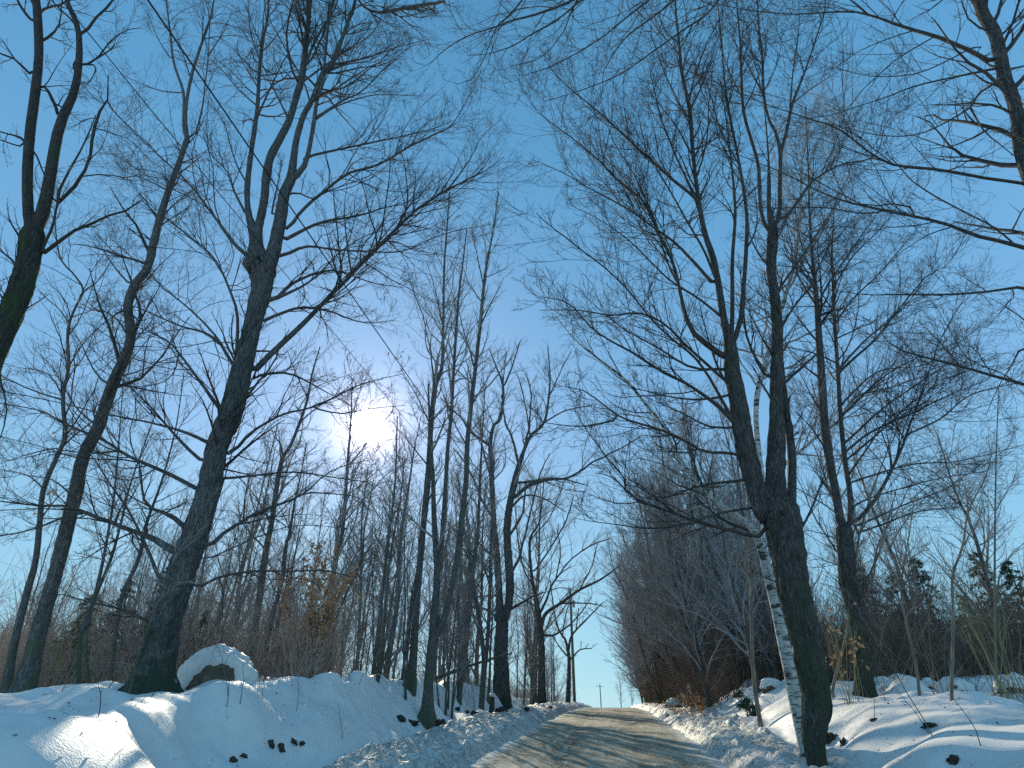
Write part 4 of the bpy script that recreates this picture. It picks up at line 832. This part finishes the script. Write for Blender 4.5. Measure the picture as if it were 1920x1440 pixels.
sg = U; hbL = np.clip((-sg-2.2)/2.4, 0, 1); hbR = np.clip((sg-2.2)/2.1, 0, 1)
dirt = (np.sin(np.pi*hbL)**.5*1.0*ss(0,.2,hbL)*ss(1,.7,hbL) + np.sin(np.pi*hbR)**.5*1.0*ss(0,.2,hbR)*ss(1,.7,hbR))*ss(160, 60, Yg)
dirt = np.clip(dirt + (np.abs(U) < 2.6)*.8, 0, 1)
ny, nu = U.shape; i = np.arange(ny-1)[:,None]*nu; j = np.arange(nu-1)[None]
Fq = np.stack([i+j, i+j+1, i+nu+j+1, i+nu+j], -1).reshape(-1,4)
o = mk('snow_ground', np.stack([X, Yg, Z], -1).reshape(-1,3), Fq, M_SNOW, attr={'dirt': dirt.ravel()}); o['kind'] = 'structure'
us = np.linspace(-2.75, 2.75, 56); ys = cumgrid([(-60,0,2),(0,40,.12),(40,100,.4),(100,200,3)])
U, Yg = grid(us, ys); X = U+xc(Yg); rut = -.03*np.exp(-((np.abs(U)-.85)/.28)**2) + .012*fbm(X*2, Yg*.7, 2, 4)
Z = zr(Yg) + .004 + rut - .03*ss(2.2, 2.75, np.abs(U))
edge = ss(1.35, 2.6, np.abs(U))*.42 + .05*ss(.3,0,np.abs(U))
ny, nu = U.shape; i = np.arange(ny-1)[:,None]*nu; j = np.arange(nu-1)[None]; Fq = np.stack([i+j, i+j+1, i+nu+j+1, i+nu+j], -1).reshape(-1,4)
o = mk('road', np.stack([X, Yg, Z], -1).reshape(-1,3), Fq, M_ROAD, attr={'edge': edge.ravel(), 'rut': (np.exp(-((np.abs(U+.12*vn(Yg*.12, Yg*0, 3))-.85)/.26)**2)*.8).ravel()}, uv=np.stack([U, Yg], -1).reshape(-1,2)); o['kind'] = 'structure'
# distant wooded hill on the left
n = 160; a = np.linspace(R(100), R(152), n); k = 30; rr = np.linspace(150, 260, k); A, Rr = np.meshgrid(a, rr)
X = np.cos(A)*Rr; Yh = np.sin(A)*Rr; tt = (Rr-150)/110
prof = 17*ss(R(100), R(116), A)*(1+.35*fbm(A*9, A*0, 4, 4)) + 9*ss(R(122), R(140), A)
Z = -1 + prof*ss(0, .8, tt) + 1.4*fbm(X*.25, Yh*.25, 6, 4)*ss(0,.2,tt)
i = np.arange(k-1)[:,None]*n; j = np.arange(n-1)[None]; Fq = np.stack([i+j, i+j+1, i+n+j+1, i+n+j], -1).reshape(-1,4)
m_hill = plain('wooded_hill', (.05,.055,.045), (.16,.13,.11), .35)
o = mk('hill', np.stack([X, Yh, Z], -1).reshape(-1,3), Fq, m_hill); o['kind'] = 'structure'
g = np.random.default_rng(5); nn = 9000; ii = g.integers(0, k*n, nn); B = np.stack([X.ravel()[ii], Yh.ravel()[ii], Z.ravel()[ii]], 1)+g.normal(size=(nn,3))*np.array([1,1,.1])
Q = np.stack([B, B+g.normal(size=(nn,3))*.3+np.array([0,0,3]), B+g.normal(size=(nn,3))*.8+np.array([0,0,6])], 1); rr_ = np.tile(np.array([.16,.11,.04]), (nn,1))
a2, r2 = spawn(Q, rr_, 5, .35, 1, .4, .6, .1, N=3, rmin=.05, g=g, lmax=3)
V, Fq = join([tubes(Q, rr_, 3), tubes(a2, r2, 3)]); o = mk('hillside_woods', V, Fq, M_BRUSH); o['kind'] = 'stuff'; o['label'] = 'far off woods covering the hillside on the left'; o['category'] = 'woods'

# ------------------------------------------------------------------ sky, sun, camera
sd = ray(690, 800); sd = sd/np.linalg.norm(sd); el = math.asin(sd[2]); az = math.atan2(sd[0], sd[1])
W = bpy.data.worlds.new('World'); S.world = W; W.use_nodes = True; nt = W.node_tree; nt.nodes.clear()
sky = nt.nodes.new('ShaderNodeTexSky'); sky.sky_type = 'NISHITA'; sky.sun_disc = False; sky.sun_elevation = el; sky.sun_rotation = az; sky.altitude = 300; sky.air_density = 1.0; sky.dust_density = .6; sky.ozone_density = 2.0
tc = nt.nodes.new('ShaderNodeTexCoord'); dt = N_(nt, 'ShaderNodeVectorMath', operation='DOT_PRODUCT'); nt.links.new(tc.outputs['Generated'], dt.inputs[0]); dt.inputs[1].default_value = tuple(sd)
def mth(op, a, b):
    m = N_(nt, 'ShaderNodeMath', operation=op)
    for i_, v in ((0, a), (1, b)):
        if isinstance(v, (int, float)): m.inputs[i_].default_value = v
        else: nt.links.new(v, m.inputs[i_])
    return m.outputs[0]
d0 = mth('MAXIMUM', dt.outputs['Value'], 0.0)
sx = nt.nodes.new('ShaderNodeSeparateXYZ'); nt.links.new(tc.outputs['Generated'], sx.inputs[0])
grad = ramp(nt, mth('MAXIMUM', sx.outputs['Z'], 0.0), [(0, (.38,.74,.88)), (.12, (.31,.65,.86)), (.4, (.22,.50,.83)), (.75, (.11,.365,.66)), (1, (.07,.27,.5))])
side = N_(nt, 'ShaderNodeMapRange'); nt.links.new(dt.outputs['Value'], side.inputs[0]); side.inputs[1].default_value = -.5; side.inputs[2].default_value = .75; side.inputs[3].default_value = 1.45; side.inputs[4].default_value = 1.04
bg0 = nt.nodes.new('ShaderNodeBackground'); nt.links.new(grad, bg0.inputs['Color']); nt.links.new(side.outputs[0], bg0.inputs['Strength'])
skb = nt.nodes.new('ShaderNodeBackground'); nt.links.new(sky.outputs[0], skb.inputs['Color']); skb.inputs['Strength'].default_value = .08
bg = nt.nodes.new('ShaderNodeMixShader'); bg.inputs[0].default_value = .85; nt.links.new(skb.outputs[0], bg.inputs[1]); nt.links.new(bg0.outputs[0], bg.inputs[2])
disc = N_(nt, 'ShaderNodeMapRange'); disc.interpolation_type = 'SMOOTHSTEP'; nt.links.new(d0, disc.inputs[0])
disc.inputs[1].default_value = math.cos(R(1.75)); disc.inputs[2].default_value = math.cos(R(1.05)); disc.inputs[3].default_value = 0; disc.inputs[4].default_value = 26
h1 = mth('MULTIPLY', mth('POWER', d0, 420.0), .5); h2 = mth('MULTIPLY', mth('POWER', d0, 30.0), .21)
gl = mth('ADD', mth('ADD', disc.outputs[0], h1), mth('MULTIPLY', mth('POWER', d0, 1500.0), 1.6))
b2 = nt.nodes.new('ShaderNodeBackground'); b2.inputs['Color'].default_value = (1, .82, .88, 1); nt.links.new(gl, b2.inputs['Strength'])
b3 = nt.nodes.new('ShaderNodeBackground'); b3.inputs['Color'].default_value = (.75, .62, .85, 1); nt.links.new(h2, b3.inputs['Strength'])
a1 = nt.nodes.new('ShaderNodeAddShader'); a2_ = nt.nodes.new('ShaderNodeAddShader'); out = nt.nodes.new('ShaderNodeOutputWorld')
nt.links.new(bg.outputs[0], a1.inputs[0]); nt.links.new(b2.outputs[0], a1.inputs[1]); nt.links.new(a1.outputs[0], a2_.inputs[0]); nt.links.new(b3.outputs[0], a2_.inputs[1]); nt.links.new(a2_.outputs[0], out.inputs[0])
L = bpy.data.lights.new('sun', 'SUN'); L.energy = 4.9; L.angle = R(.5); L.color = (1, .9, .68)
lo = bpy.data.objects.new('sun', L); COL.objects.link(lo)
from mathutils import Vector
lo.rotation_euler = Vector(sd).to_track_quat('Z', 'Y').to_euler(); lo.location = (0, 0, 40)
cam = bpy.data.cameras.new('camera'); co = bpy.data.objects.new('camera', cam); COL.objects.link(co); S.camera = co
co.location = (0, 0, CZ); co.rotation_euler = (math.pi/2+PITCH, 0, 0); cam.sensor_width = 36; cam.lens = F/1920*36; cam.clip_start = .05; cam.clip_end = 6000
S.view_settings.view_transform = 'Standard'; S.view_settings.look = 'None'; S.view_settings.exposure = 0
S.render.engine = 'CYCLES'; S.cycles.max_bounces = 4; S.cycles.diffuse_bounces = 3; S.cycles.use_denoising = False
